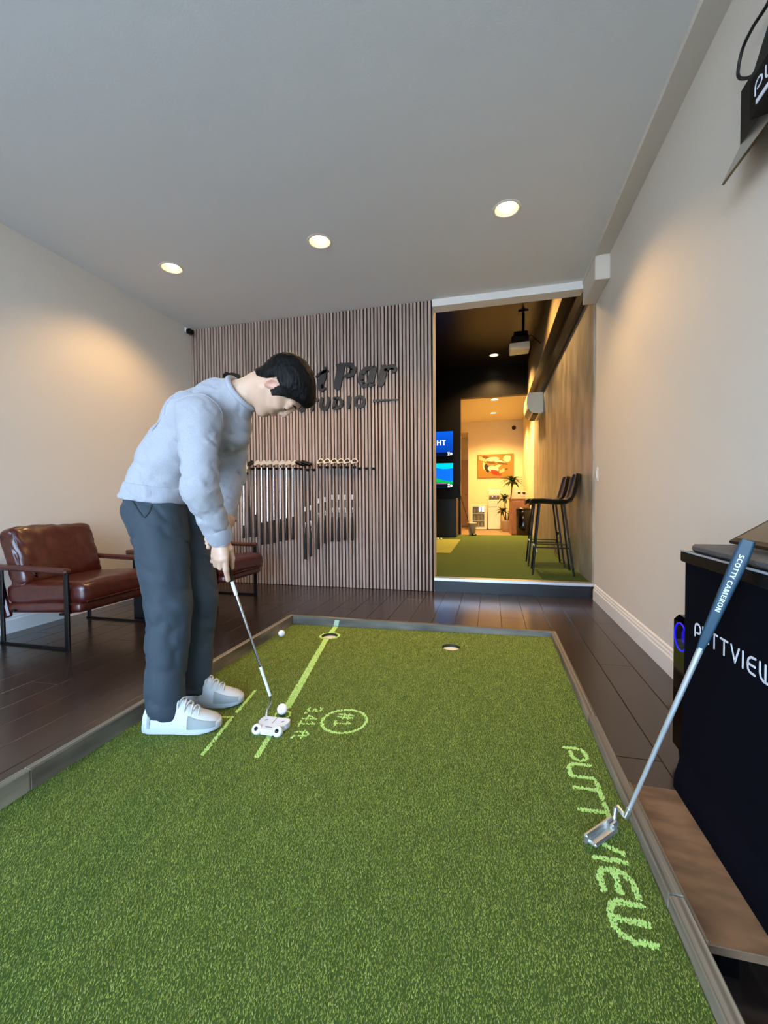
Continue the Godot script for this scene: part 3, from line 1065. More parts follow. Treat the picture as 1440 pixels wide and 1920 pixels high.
# ------------------------------------------------------------------ letters on the slats
func wall_sign() -> void:
	var at := Vector3(-1.9, 2.08, -4.176)
	var t := thing("wall_sign", "dark raised letters with a tapered dash mounted on the slat wall behind the golfer", "sign", at)
	var m := mat("sign bronze", Color(0.115, 0.108, 0.10), 0.42)
	var xf := Transform3D()
	var P := func(a: Array) -> Array:
		var l := []
		for k in range(0, a.size(), 2):
			l.append(Vector2(a[k] - at.x, a[k + 1] - at.y))
		return l
	# each letter: brush lines and the half widths along them
	var letters := [
		[[[-2.835, 2.30, -2.895, 2.08], [0.040]], [[-2.86, 2.31, -2.76, 2.31, -2.70, 2.28, -2.71, 2.22, -2.80, 2.195], [0.016, 0.018, 0.03, 0.03, 0.014]], [[-2.82, 2.195, -2.74, 2.18, -2.71, 2.13, -2.76, 2.075, -2.87, 2.07], [0.014, 0.024, 0.034, 0.024, 0.016]]],
		[[[-2.605, 2.245, -2.65, 2.075], [0.036]], [[-2.60, 2.19, -2.555, 2.24, -2.525, 2.235, -2.52, 2.205], [0.012, 0.018, 0.028, 0.026]]],
		[[[-2.425, 2.24, -2.465, 2.08], [0.034]], [[-2.41, 2.315, -2.412, 2.31], [0.034]]],
		[[[-2.18, 2.245, -2.235, 2.02, -2.30, 1.99, -2.36, 2.01], [0.034, 0.034, 0.022, 0.014]], [[-2.20, 2.24, -2.28, 2.235, -2.33, 2.18, -2.33, 2.11, -2.28, 2.08, -2.23, 2.10], [0.014, 0.022, 0.032, 0.034, 0.024, 0.014]]],
		[[[-2.02, 2.32, -2.085, 2.08], [0.036]], [[-2.05, 2.16, -1.98, 2.23, -1.89, 2.235, -1.84, 2.225, -1.86, 2.15, -1.89, 2.08, -1.85, 2.075], [0.012, 0.018, 0.026, 0.036, 0.036, 0.03, 0.014]]],
		[[[-1.668, 2.285, -1.700, 2.20, -1.732, 2.11, -1.715, 2.072, -1.680, 2.078], [0.014, 0.038, 0.038, 0.030, 0.014]], [[-1.772, 2.205, -1.72, 2.238, -1.648, 2.256], [0.008, 0.018, 0.014]]],
		[[[-1.495, 2.285, -1.540, 2.092], [0.040]], [[-1.545, 2.306, -1.455, 2.305, -1.39, 2.29, -1.365, 2.25, -1.385, 2.205, -1.43, 2.185, -1.468, 2.19], [0.010, 0.016, 0.028, 0.034, 0.032, 0.020, 0.010]]],
		[[[-1.150, 2.235, -1.190, 2.092], [0.034]], [[-1.155, 2.252, -1.235, 2.240, -1.278, 2.195, -1.286, 2.125, -1.262, 2.082, -1.215, 2.080], [0.014, 0.022, 0.030, 0.034, 0.028, 0.014]], [[-1.19, 2.08, -1.150, 2.082], [0.02, 0.012]]],
		[[[-1.040, 2.235, -1.078, 2.090], [0.036]], [[-1.035, 2.205, -0.995, 2.240, -0.957, 2.240, -0.937, 2.218, -0.948, 2.200], [0.014, 0.020, 0.028, 0.030, 0.024]]],
		[[[-1.895, 1.972, -1.925, 1.985, -1.955, 1.965, -1.945, 1.93, -1.915, 1.912, -1.915, 1.878, -1.945, 1.862, -1.975, 1.878], [0.016]]],
		[[[-1.86, 1.970, -1.762, 1.966], [0.016]], [[-1.808, 1.965, -1.826, 1.868], [0.018]]],
		[[[-1.712, 1.972, -1.726, 1.90, -1.705, 1.868, -1.668, 1.868, -1.648, 1.90, -1.634, 1.970], [0.018]]],
		[[[-1.565, 1.965, -1.582, 1.87], [0.018]], [[-1.575, 1.968, -1.525, 1.965, -1.492, 1.935, -1.500, 1.89, -1.535, 1.868, -1.582, 1.868], [0.016]]],
		[[[-1.408, 1.968, -1.425, 1.868], [0.018]]],
	]
	for l in letters:
		var st := begin()
		for s in l:
			strokes(st, [P.call(s[0])], s[1], 0.024, xf)
		obj("letter", st, m, t)
	var st := begin()
	var c := Vector2(-1.301 - at.x, 1.918 - at.y)
	strokes(st, [ring_line(c, 0.048, 28)], 0.017, 0.024, xf)
	obj("letter", st, m, t)
	st = begin()
	prism(st, PackedVector2Array([Vector2(-1.161 - at.x, 1.930 - at.y), Vector2(-1.161 - at.x, 1.901 - at.y), Vector2(-0.888 - at.x, 1.911 - at.y), Vector2(-0.888 - at.x, 1.917 - at.y)]), 0.020, xf)
	obj("dash", st, m, t)

# ------------------------------------------------------------------ golf clubs on pegs
func hanging_clubs() -> void:
	var chrome := mat("chrome", Color(0.86, 0.86, 0.87), 0.16, 1.0)
	var satin := mat("satin steel", Color(0.90, 0.89, 0.86), 0.32, 0.9)
	var graphite := mat("graphite shaft", Color(0.06, 0.065, 0.085), 0.25, 0.2)
	var brown := mat("brown shaft", Color(0.22, 0.13, 0.07), 0.35, 0.3)
	var rubber := mat("grip rubber", Color(0.03, 0.03, 0.035), 0.75)
	var navy := mat("navy grip", Color(0.04, 0.05, 0.085), 0.7)
	var dark := mat("dark wood head", Color(0.015, 0.015, 0.018), 0.22)
	var bandm := mat("shaft band", Color(0.85, 0.85, 0.86), 0.4)
	# x, top of the shaft, start of the grip, end of the grip, kind, label
	var list := [
		[-2.615, 1.255, 0.649, 0.509, "far", "club hanging farthest left on the slats, half hidden behind the golfer's sleeve"],
		[-2.541, 1.305, 0.860, 0.521, "thin", "brown-shafted club left of the row of pale silver irons"],
		[-2.467, 1.305, 0.769, 0.522, "bright", "first pale silver iron from the left on the slat wall"],
		[-2.395, 1.303, 0.683, 0.442, "bright", "second pale silver iron from the left on the slat wall"],
		[-2.325, 1.301, 0.692, 0.449, "bright", "third pale silver iron from the left on the slat wall"],
		[-2.249, 1.299, 0.710, 0.462, "bright", "fourth pale silver iron from the left on the slat wall"],
		[-2.173, 1.297, 0.721, 0.481, "bright", "fifth pale silver iron from the left on the slat wall"],
		[-2.101, 1.295, 0.733, 0.493, "bright", "sixth pale silver iron from the left on the slat wall"],
		[-2.027, 1.293, 0.745, 0.500, "bright", "seventh pale silver iron, the last before the gap with an empty peg"],
		[-1.890, 1.278, 0.576, 0.299, "wood", "longest hanging club, black wood with the left one of two dark heads"],
		[-1.815, 1.276, 0.599, 0.334, "wood", "second black wood, right of the longest hanging club"],
		[-1.739, 1.301, 0.689, 0.409, "cavity", "first dark-shafted iron right of the two black woods, lowest of the six"],
		[-1.666, 1.299, 0.712, 0.467, "cavity", "second dark-shafted iron right of the two black woods"],
		[-1.587, 1.297, 0.745, 0.490, "cavity", "third dark-shafted iron right of the two black woods"],
		[-1.517, 1.295, 0.746, 0.491, "cavity", "fourth dark-shafted iron right of the two black woods"],
		[-1.447, 1.293, 0.746, 0.504, "cavity", "fifth dark-shafted iron right of the two black woods"],
		[-1.369, 1.291, 0.746, 0.505, "cavity", "rightmost hanging iron, last before three empty pegs"],
	]
	var blade := PackedVector2Array([Vector2(-0.012, -0.022), Vector2(0.008, -0.024), Vector2(0.030, -0.014), Vector2(0.062, -0.012), Vector2(0.072, -0.002), Vector2(0.064, 0.016), Vector2(0.040, 0.036), Vector2(0.022, 0.034), Vector2(-0.004, 0.018), Vector2(-0.014, 0.004)])
	var inset := PackedVector2Array([Vector2(0.010, -0.008), Vector2(0.054, -0.004), Vector2(0.056, 0.008), Vector2(0.036, 0.026), Vector2(0.022, 0.024), Vector2(0.002, 0.010)])
	var k := 0
	for c in list:
		var kind: String = c[4]
		var t := thing("golf_club", c[5], "golf club", Vector3(c[0], c[1], -4.072 if k == 10 else -4.105), 0.0, "golf clubs hanging on the slat wall")
		var top: float = 0.0
		var g0: float = c[2] - c[1]
		var g1: float = c[3] - c[1]
		var sh: Material = chrome if kind == "bright" or kind == "far" else brown if kind == "thin" else graphite
		var st := begin()
		tube(st, [Vector3(0, top, 0), Vector3(-0.004, g0, 0.004)], [0.0045, 0.0068], 10)
		obj("shaft", st, sh, t)
		st = begin()
		tube(st, [Vector3(-0.004, g0, 0.004), Vector3(-0.0045, g0 - 0.02, 0.004), Vector3(-0.006, g1 + 0.01, 0.006), Vector3(-0.006, g1, 0.006)], [0.008, 0.0105, 0.0145, 0.013], 12)
		obj("grip", st, navy if kind == "wood" or k % 3 == 2 else rubber, t)
		st = begin()
		tube(st, [Vector3(0, 0.004, 0), Vector3(0, -0.028, 0)], [0.0068], 10)
		obj("ferrule", st, rubber, t)
		if kind == "wood" or kind == "cavity":
			for b in 2:
				st = begin()
				var y0 := lerpf(g0, -0.0, 0.08 + 0.24 * b)
				tube(st, [Vector3(-0.003, y0, 0.003), Vector3(-0.003, y0 + 0.05, 0.003)], [0.0068], 10)
				obj("shaft_band", st, bandm, t)
		if kind == "wood":
			st = begin()
			cushion(st, Vector3(-0.036, 0.022, 0.012), Vector3(0.118, 0.038, 0.080), Basis(Vector3.BACK, -0.30), 0.5)
			obj("club_head", st, dark, t)
		else:
			st = begin()
			prism(st, blade, 0.013, Transform3D(Basis(Vector3.RIGHT, -0.25).scaled(Vector3(0.92, 0.95, 1.0)), Vector3(0, 0.012, -0.004)))
			var head := obj("club_head", st, dark if kind == "thin" else satin, t)
			if kind == "cavity":
				st = begin()
				prism(st, inset, 0.0012, Transform3D(Basis(Vector3.RIGHT, -0.25).scaled(Vector3(0.92, 0.95, 1.0)), Vector3(0, 0.0150, 0.0085)))
				obj("cavity", st, mat("cavity bronze", Color(0.22, 0.15, 0.09), 0.4, 0.5), head)
		k += 1
	# the pegs: one behind each club and four left empty
	var peg := begin()
	tube(peg, [Vector3(-0.010, 0, 0), Vector3(-0.010, 0, 0.075)], [0.0045], 8)
	tube(peg, [Vector3(0.010, 0, 0), Vector3(0.010, 0, 0.075)], [0.0045], 8)
	rbox(peg, Vector3(0, 0, 0.003), Vector3(0.036, 0.026, 0.006), 0.002)
	var pm := fin(peg)
	var blackm := mat("black plastic", Color(0.02, 0.02, 0.022), 0.35)
	var empties := [[-1.966, 1.252, "empty black peg in the gap between the silver irons and the black woods"], [-1.308, 1.238, "left one of three empty black pegs at the right end of the club row"], [-1.237, 1.236, "middle one of three empty black pegs at the right end of the club row"], [-1.161, 1.234, "right one of three empty black pegs at the right end of the club row"]]
	for e in empties:
		tag(obj("club_peg", pm, blackm, null, Vector3(e[0], e[1], -4.1785)), e[2], "peg")
	var whose := ["farthest left club", "brown-shafted club", "first silver iron", "second silver iron", "third silver iron", "fourth silver iron", "fifth silver iron", "sixth silver iron", "seventh silver iron", "longest black wood", "second black wood", "first dark-shafted iron", "second dark-shafted iron", "third dark-shafted iron", "fourth dark-shafted iron", "fifth dark-shafted iron", "sixth dark-shafted iron"]
	for n in list.size():
		var c: Array = list[n]
		tag(obj("club_peg", pm, blackm, null, Vector3(c[0], c[1] - 0.038, -4.1785)), "small black peg on the slats carrying the %s from the left" % whose[n], "peg", "pegs behind the hanging clubs")

# ------------------------------------------------------------------ the machine's cabinet at the right
func word(st: SurfaceTool, text: String, at: Transform3D, h: float, pitch: Array, half: float, depth: float) -> void:
	for k in text.length():
		strokes(st, placed(glyph(text[k]), Vector2(pitch[k] * h, 0), Vector2(h, 0), Vector2(0, h)), half, depth, at)

const PITCH := [0.0, 1.34, 2.6, 3.97, 5.43, 6.88, 7.28, 8.51]

func putter_station() -> void:
	var cloth := mat("navy cover cloth", Color(0.052, 0.055, 0.082), 0.85)
	cloth.metallic_specular = 0.12
	var plastic := mat("black plastic", Color(0.02, 0.02, 0.022), 0.35)
	plastic.metallic_specular = 0.28
	var edge := mat("grey trim strip", Color(0.62, 0.63, 0.65), 0.35)
	var pale := mat("print white", Color(0.88, 0.89, 0.93), 0.6)
	var c := thing("control_cabinet", "black cloth-covered cabinet with white lettering beside the right kerb of the green", "cabinet", Vector3(0.72, 0, -0.95))
	var o := c.position
	# the cover hangs a little outwards at the foot
	var st := begin()
	var lv := [[0.063, 0.018], [0.10, 0.016], [0.17, 0.004], [0.40, 0.0], [0.735, 0.0]]
	for k in lv.size() - 1:
		var q := []
		for j in 2:
			var g: float = lv[k + j][1]
			var y: float = lv[k + j][0]
			var r := 0.012
			q.append([Vector3(0.54 - g, y, -1.40 - g + r), Vector3(0.54 - g, y, -0.5), Vector3(0.895, y, -0.5), Vector3(0.895, y, -1.40 - g), Vector3(0.54 - g + r, y, -1.40 - g)])
		st.set_smooth_group(flat)
		for e in 5:
			quad_out(st, q[0][e] - o, q[0][(e + 1) % 5] - o, q[1][(e + 1) % 5] - o, q[1][e] - o, Vector3(0, q[0][0].y, 0))
	obj("cover", st, cloth, c)
	st = begin()
	rbox(st, Vector3(0.717, 0.748, -0.952) - o, Vector3(0.366, 0.030, 0.912), 0.003)
	obj("lid", st, plastic, c)
	st = begin()
	rbox(st, Vector3(0.5370, 0.7645, -0.952) - o, Vector3(0.009, 0.004, 0.91), 0.001)
	obj("trim_strip", st, edge, c)
	var rough_top := mat("textured grey top", Color(0.33, 0.33, 0.325), 0.55)
	var tt := noise_picture(256, 0.2, 1, 1, 0.0, 1.0, 91, 2)
	bump(rough_top, tt, 0.15)
	tri(rough_top, Vector3.ONE * 6.0)
	st = begin()
	rbox(st, Vector3(0.725, 0.774, -0.952) - o, Vector3(0.335, 0.022, 0.89), 0.006)
	obj("top_panel", st, rough_top, c)
	st = begin()
	var face := Transform3D(Basis(Vector3(0, 0, 1), Vector3.UP, Vector3(-1, 0, 0)), Vector3(0.5398, 0.541, -1.323) - o)
	word(st, "PUTTVIEW", face, 0.0355, [0.0, 1.25, 2.45, 3.75, 5.08, 6.42, 6.92, 8.15], 0.0026, 0.0008)
	obj("lettering", st, pale, c)
	# tablet propped on the cabinet
	var tb := thing("tablet", "dark-framed tablet propped at a slant on top of the black cabinet", "tablet", Vector3(0.60, 0.800, -1.29))
	var tilt := Basis(Vector3(0, 0, 1), Vector3(0.84, 0.54, 0).normalized(), Vector3(0, 0, 1).cross(Vector3(0.84, 0.54, 0).normalized()))
	var bb := Basis(Vector3(0, 0, 1), Vector3(0.84, 0.54, 0), Vector3(-0.54, 0.84, 0))
	st = begin()
	rbox(st, bb * Vector3(0.19, 0.12, 0.0), Vector3(0.38, 0.24, 0.010), 0.003, bb)
	obj("tablet_body", st, mat("tablet frame", Color(0.06, 0.05, 0.045), 0.4, 0.3), tb)
	st = begin()
	rbox(st, bb * Vector3(0.19, 0.122, 0.0052), Vector3(0.352, 0.212, 0.001), 0.0, bb)
	obj("screen", st, mat("dark glossy screen", Color(0.30, 0.28, 0.23), 0.12), tb)
	st = begin()
	rbox(st, Vector3(0.10, 0.018, 0.19), Vector3(0.03, 0.065, 0.16), 0.004)
	obj("stand", st, plastic, tb)
	# computer behind the cabinet
	var pc := thing("computer_tower", "glossy black computer tower with a blue light ring behind the black cabinet", "computer", Vector3(0.74, 0, -1.56))
	var gloss := mat("piano black", Color(0.012, 0.012, 0.014), 0.08)
	st = begin()
	rbox(st, Vector3(0, 0.275, 0), Vector3(0.24, 0.47, 0.27), 0.016)
	obj("case", st, gloss, pc)
	for x in [-0.09, 0.09]:
		for z in [-0.10, 0.10]:
			st = begin()
			tube(st, [Vector3(x, 0.0, z), Vector3(x, 0.045, z)], [0.014, 0.018], 12)
			obj("foot", st, plastic, pc)
	st = begin()
	var ring := []
	for k in 41:
		ring.append(Vector3(-0.121, 0.447 + 0.046 * sin(TAU * k / 40), -0.062 + 0.046 * cos(TAU * k / 40)))
	tube(st, ring, [0.0022], 8, false)
	obj("light_ring", st, glow("blue ring light", Color(0.07, 0.05, 1.0), 1.3), pc)
	var bl := OmniLight3D.new()
	bl.name = "ring_light"
	bl.light_color = Color(0.15, 0.12, 1.0)
	bl.light_energy = 0.004
	bl.light_size = 0.04
	bl.omni_range = 3.0
	bl.omni_attenuation = 2.0
	bl.shadow_enabled = true
	bl.position = Vector3(-0.145, 0.447, -0.062)
	pc.add_child(bl)
	# wooden base board along the kerb
	var wood := mat("base board wood", Color(0.52, 0.40, 0.29), 0.6)
	wood.albedo_texture = noise_picture(256, 0.016, 1.2, 3.0, 0.72, 1.1, 95, 5)
	tri(wood, Vector3.ONE * 1.1)
	var b := thing("base_board", "brown wooden base board lying between the right kerb and the black cabinet", "board", Vector3(0.64, 0, -1.15))
	st = begin()
	rbox(st, Vector3(0.0, 0.053, -0.0025), Vector3(0.475, 0.018, 0.475), 0.0015)
	obj("panel", st, wood, b)
	for x in [-0.2, 0.2]:
		obj("batten", box_mesh(Vector3(0.035, 0.044, 0.46), 0.002), plastic, b, Vector3(x, 0.022, 0))
	st = begin()
	rbox(st, Vector3(-0.2445, 0.056, -0.0025), Vector3(0.018, 0.024, 0.475), 0.002)
	obj("edge_strip", st, mat("pale edge strip", Color(0.56, 0.51, 0.42), 0.6), b)
	leaning_putter()

func leaning_putter() -> void:
	var t := thing("putter", "silver blade putter with a navy grip leaning on the black cabinet", "putter", Vector3(0.27, 0.075, -1.15))
	var o := t.position
	var chrome := mat("chrome", Color.WHITE)
	var blade := mat("putter silver", Color(0.84, 0.83, 0.80), 0.28, 0.85)
	var top := Vector3(0.527, 0.822, -1.060)
	var low := Vector3(0.330, 0.112, -1.168)
	var ax := (top - low).normalized()
	var st := begin()
	tube(st, [low - o, low + ax * 0.49 - o], [0.0045, 0.0068], 14)
	obj("shaft", st, mat("putter shaft steel", Color(0.93, 0.95, 0.96), 0.30, 0.75), t)
	# grip with a flat front that looks at the room
	var n := Vector3(-0.45, 0.0, 0.88)
	n = (n - ax * n.dot(ax)).normalized()
	var sd := ax.cross(n)
	st = begin()
	var prof := []
	for k in 9:
		var f := k / 8.0
		var w := lerpf(0.0088, 0.0148, minf(1.0, f * 1.25))
		if k == 0: w *= 0.8
		if k == 8: w *= 0.82
		var p := low + ax * (0.485 + 0.265 * f) - o
		var sec := []
		for j in 16:
			var a := TAU * j / 16
			var q := Vector2(spow(cos(a), 0.7), spow(sin(a), 0.7)) * w
			if q.y > w * 0.72:
				q.y = w * 0.72
			sec.append(p + sd * q.x + n * q.y)
		prof.append(sec)
	st.set_smooth_group(1)
	for k in 8:
		for j in 16:
			quad_out(st, prof[k][j], prof[k][(j + 1) % 16], prof[k + 1][(j + 1) % 16], prof[k + 1][j], low + ax * (0.485 + 0.265 * (k + 0.5) / 8.0) - o)
	st.set_smooth_group(flat)
	for k in [0, 8]:
		var cc: Vector3 = low + ax * (0.485 + 0.265 * k / 8.0) - o
		for j in 16:
			tri_out(st, cc, prof[k][j], prof[k][(j + 1) % 16], cc - ax * (0.1 if k == 8 else -0.1))
	obj("grip", st, mat("navy putter grip", Color(0.10, 0.235, 0.31), 0.5), t)
	var tm := TextMesh.new()
	var f := SystemFont.new()
	f.font_names = PackedStringArray(["Droid Sans"])
	f.font_weight = 700
	tm.font = f
	tm.text = "SCOTTY CAMERON"
	tm.font_size = 32
	tm.pixel_size = 0.00043
	tm.depth = 0.0006
	var w := obj("lettering", tm, mat("print ice white", Color(0.85, 0.93, 0.96), 0.5), t)
	w.transform = Transform3D(Basis(-ax, n.cross(-ax), n) * Basis.from_scale(Vector3(1.12, 0.90, 1.0)), low + ax * 0.650 + n * 0.0107 - o)
	# head: blade, flange and bent neck
	var d := Vector3(0.70, 0, -0.714)
	var back := Vector3(0.714, 0, 0.70)
	var bb := Basis(d, Vector3.UP, back)
	st = begin()
	rbox(st, Vector3(0.262, 0.082, -1.146) - o, Vector3(0.116, 0.024, 0.012), 0.004, bb)
	rbox(st, Vector3(0.270, 0.075, -1.138) - o, Vector3(0.100, 0.010, 0.026), 0.004, bb)
	rbox(st, Vector3(0.240, 0.083, -1.122) - o, Vector3(0.034, 0.016, 0.012), 0.004, bb)
	rbox(st, Vector3(0.304, 0.083, -1.170) - o, Vector3(0.030, 0.016, 0.012), 0.004, bb)
	obj("club_head", st, blade, t)
	st = begin()
	tube(st, [Vector3(0.308, 0.082, -1.186) - o, Vector3(0.312, 0.115, -1.190) - o, Vector3(0.316, 0.122, -1.188) - o, Vector3(0.326, 0.112, -1.172) - o, Vector3(0.330, 0.110, -1.168) - o, low + ax * 0.025 - o], [0.0055, 0.0055, 0.0055, 0.006, 0.0068, 0.0068], 10)
	obj("neck", st, blade, t)

func wall_projector() -> void:
	var t := thing("projector_unit", "black projector unit with lettering and a slanted mirror high on the right wall", "projector", Vector3(0.895, 2.2, -1.45))
	var o := t.position
	var dark := mat("bracket dark metal", Color(0.07, 0.062, 0.052), 0.4)
	dark.metallic_specular = 0.25
	var st := begin()
	rbox(st, Vector3(0.885, 2.285, -1.50) - o, Vector3(0.020, 0.20, 0.70), 0.002)
	obj("wall_plate", st, dark, t)
	st = begin()
	prism(st, PackedVector2Array([Vector2(0.74, 2.03), Vector2(0.875, 2.06), Vector2(0.875, 2.36), Vector2(0.80, 2.36), Vector2(0.74, 2.14)]), 0.42, Transform3D(Basis(), Vector3(0, 0, -1.515) - o))
	var shell := mat("projector black", Color(0.012, 0.012, 0.014), 0.45)
	shell.metallic_specular = 0.2
	obj("projector_body", st, shell, t)
	st = begin()
	rbox(st, Vector3(0.7385, 2.052, -1.33) - o, Vector3(0.004, 0.014, 0.30), 0.001)
	obj("white_stripe", st, mat("print white", Color.WHITE), t)  # plain white stripe along the foot of the left face
	st = begin()
	var face := Transform3D(Basis(Vector3(0, 0, 1), Vector3.UP, Vector3(-1, 0, 0)), Vector3(0.7398, 2.078, -1.488) - o)
	word(st, "PUTTVIEW", face, 0.036, PITCH, 0.0028, 0.0008)
	obj("lettering", st, mat("print white", Color.WHITE), t)
	# mirror held under the lens
	st = begin()
	var a := Vector3(0.80, 2.024, -1.79) - o
	var b := Vector3(0.80, 2.024, -1.20) - o
	var c := Vector3(0.882, 2.19, -1.20) - o
	var e := Vector3(0.882, 2.19, -1.84) - o
	var up := (b - a).cross(e - a).normalized()
	if up.y < 0.0:
		up = -up
	var mid := (a + b + c + e) / 4.0 + up * 0.004
	var th := up * 0.008
	quad_out(st, a, b, c, e, mid)
	quad_out(st, a + th, b + th, c + th, e + th, mid)
	quad_out(st, a, b, b + th, a + th, mid)
	quad_out(st, b, c, c + th, b + th, mid)
	quad_out(st, c, e, e + th, c + th, mid)
	quad_out(st, e, a, a + th, e + th, mid)
	obj("mirror", st, mat("mirror plate", Color(0.55, 0.53, 0.50), 0.15, 0.9), t)
	var cab := begin()
	tube(cab, soft([Vector3(0.885, 2.80, -1.62), Vector3(0.88, 2.60, -1.66), Vector3(0.87, 2.52, -1.68), Vector3(0.86, 2.51, -1.749), Vector3(0.86, 2.50, -1.809), Vector3(0.86, 2.454, -1.837), Vector3(0.86, 2.417, -1.829), Vector3(0.865, 2.377, -1.789), Vector3(0.875, 2.350, -1.745)].map(func(p): return p - Vector3(0.88, 2.5, -1.75))), [0.0055], 10)
	tag(obj("power_cable", cab, mat("black cable", Color(0.03, 0.04, 0.06), 0.5), null, Vector3(0.88, 2.5, -1.75)), "black cable hanging in a loop above the projector unit on the right wall", "cable")

# ------------------------------------------------------------------ things in the bay
func bar_stool(label: String, at: Vector3, turn: float) -> Node3D:
	var t := thing("bar_stool", label, "bar stool", at, turn, "bar stools by the plaster wall")
	var steel := mat("black steel", Color.BLACK)
	var prof := [Vector2(-0.225, 0.722), Vector2(-0.20, 0.742), Vector2(-0.10, 0.745), Vector2(0.02, 0.735), Vector2(0.12, 0.735), Vector2(0.175, 0.765), Vector2(0.205, 0.83), Vector2(0.228, 0.92), Vector2(0.243, 1.0), Vector2(0.252, 1.03)]
	var wide := [0.14, 0.185, 0.205, 0.21, 0.21, 0.205, 0.20, 0.19, 0.165, 0.11]
	var nv := 12
	var tops := []
	var lows := []
	for k in prof.size():
		var a: Vector2 = prof[maxi(k - 1, 0)]
		var b: Vector2 = prof[mini(k + 1, prof.size() - 1)]
		var n := (b - a).orthogonal().normalized() * -1.0
		if n.y < 0.0 and k < 5: n = -n
		var r0 := []
		var r1 := []
		for j in nv + 1:
			var v := 2.0 * j / nv - 1.0
			var curl := 0.035 * v * v * v * v
			var th := 0.016 * sqrt(maxf(0.0, 1.0 - v * v)) + 0.003
			var p: Vector2 = prof[k]
			var up := Vector2(-0.5, 0.87) if k > 4 else Vector2(0, 1)
			if k > 5: up = Vector2(-1, 0.15)
			p += up * curl
			r0.append(Vector3(p.x + up.x * th, p.y + up.y * th, v * wide[k]))
			r1.append(Vector3(p.x - up.x * th, p.y - up.y * th, v * wide[k]))
		tops.append(r0)
		lows.append(r1)
	var st := begin()
	st.set_smooth_group(1)
	for k in prof.size() - 1:
		for j in nv:
			var mid: Vector3 = (tops[k][j] + lows[k][j] + tops[k + 1][j + 1] + lows[k + 1][j + 1]) / 4.0
			quad_out(st, tops[k][j], tops[k][j + 1], tops[k + 1][j + 1], tops[k + 1][j], mid)
			quad_out(st, lows[k][j], lows[k][j + 1], lows[k + 1][j + 1], lows[k + 1][j], mid)
	for e in [0, prof.size() - 1]:
		for j in nv:
			var inn: Vector3 = tops[1 if e == 0 else e - 1][nv / 2]
			quad_out(st, tops[e][j], tops[e][j + 1], lows[e][j + 1], lows[e][j], inn)
	for j in [0, nv]:
		for k in prof.size() - 1:
			quad_out(st, tops[k][j], lows[k][j], lows[k + 1][j], tops[k + 1][j], Vector3(tops[k][j].x, tops[k][j].y, 0))
	st.set_smooth_group(flat)
	obj("seat_shell", st, mat("stool leather", Color(0.055, 0.05, 0.05), 0.38), t)
	var feet := [Vector3(-0.20, 0, 0.20), Vector3(-0.20, 0, -0.20), Vector3(0.19, 0, 0.20), Vector3(0.19, 0, -0.20)]
	var heads := [Vector3(-0.13, 0.735, 0.14), Vector3(-0.13, 0.735, -0.14), Vector3(0.10, 0.73, 0.14), Vector3(0.10, 0.73, -0.14)]
	for k in 4:
		st = begin()
		tube(st, [feet[k], heads[k]], [0.0095, 0.0105], 10)
		obj("leg", st, steel, t)
	var m: Array = []
	for k in 4:
		m.append(feet[k].lerp(heads[k], 0.38))
	st = begin()
	tube(st, [m[0], m[1]], [0.008], 8)
	tube(st, [m[0], m[2]], [0.006], 8)
	tube(st, [m[1], m[3]], [0.006], 8)
	obj("footrest", st, steel, t)
	st = begin()
	var tp: Vector3 = m[0].lerp(m[1], 0.15)
	tube(st, [tp + Vector3(-0.02, 0.03, 0.0), tp + Vector3(0.005, 0.0, 0.01), tp + Vector3(0.02, -0.05, 0.015)], [0.007, 0.010, 0.006], 8)
	obj("tie", st, mat("white cloth tie", Color(0.85, 0.86, 0.78), 0.8), t)
	return t

func screen_picture(kind: int) -> ImageTexture:
	var w := 192
	var h := 108
	var im := Image.create(w, h, false, Image.FORMAT_RGB8)
	for y in h:
		for x in w:
			var c := Color(0.02, 0.30, 0.80)
			var u := x / float(w)
			var v := y / float(h)
			if kind == 0:
				c = Color(0.02, 0.22, 0.62).lerp(Color(0.03, 0.36, 0.85), 1.0 - v)
				if v > 0.86: c = Color(0.01, 0.05, 0.16)
			else:
				var hill := 0.10 + 0.14 * absf(sin(u * 5.0 + 0.6)) 
				c = Color(0.05, 0.42, 0.95)
				if v < hill: c = Color(0.0, 0.80, 0.85)
				if v > 0.48 + 0.25 * u + 0.03 * sin(u * 9.0): c = Color(0.05, 0.70, 0.30)
				if v > 0.66 + 0.20 * u: c = Color(0.02, 0.16, 0.30)
				if v > 0.85: c = Color(0.02, 0.06, 0.12)
				if v > 0.82 and v < 0.845 and u < 0.85: c = Color(0.75, 0.45, 0.65)
			# small status mark in the corner
			if v > 0.85 and v < 0.985:
				if Vector2((u - 0.955) * 1.78, v - 0.92).length() < 0.05: c = Color.WHITE
				if u > 0.87 and u < 0.925 and (v < 0.90 or v > 0.94 or absf(u - 0.9) < 0.01): c = Color.WHITE
			im.set_pixel(x, y, c)
	return ImageTexture.create_from_image(im)

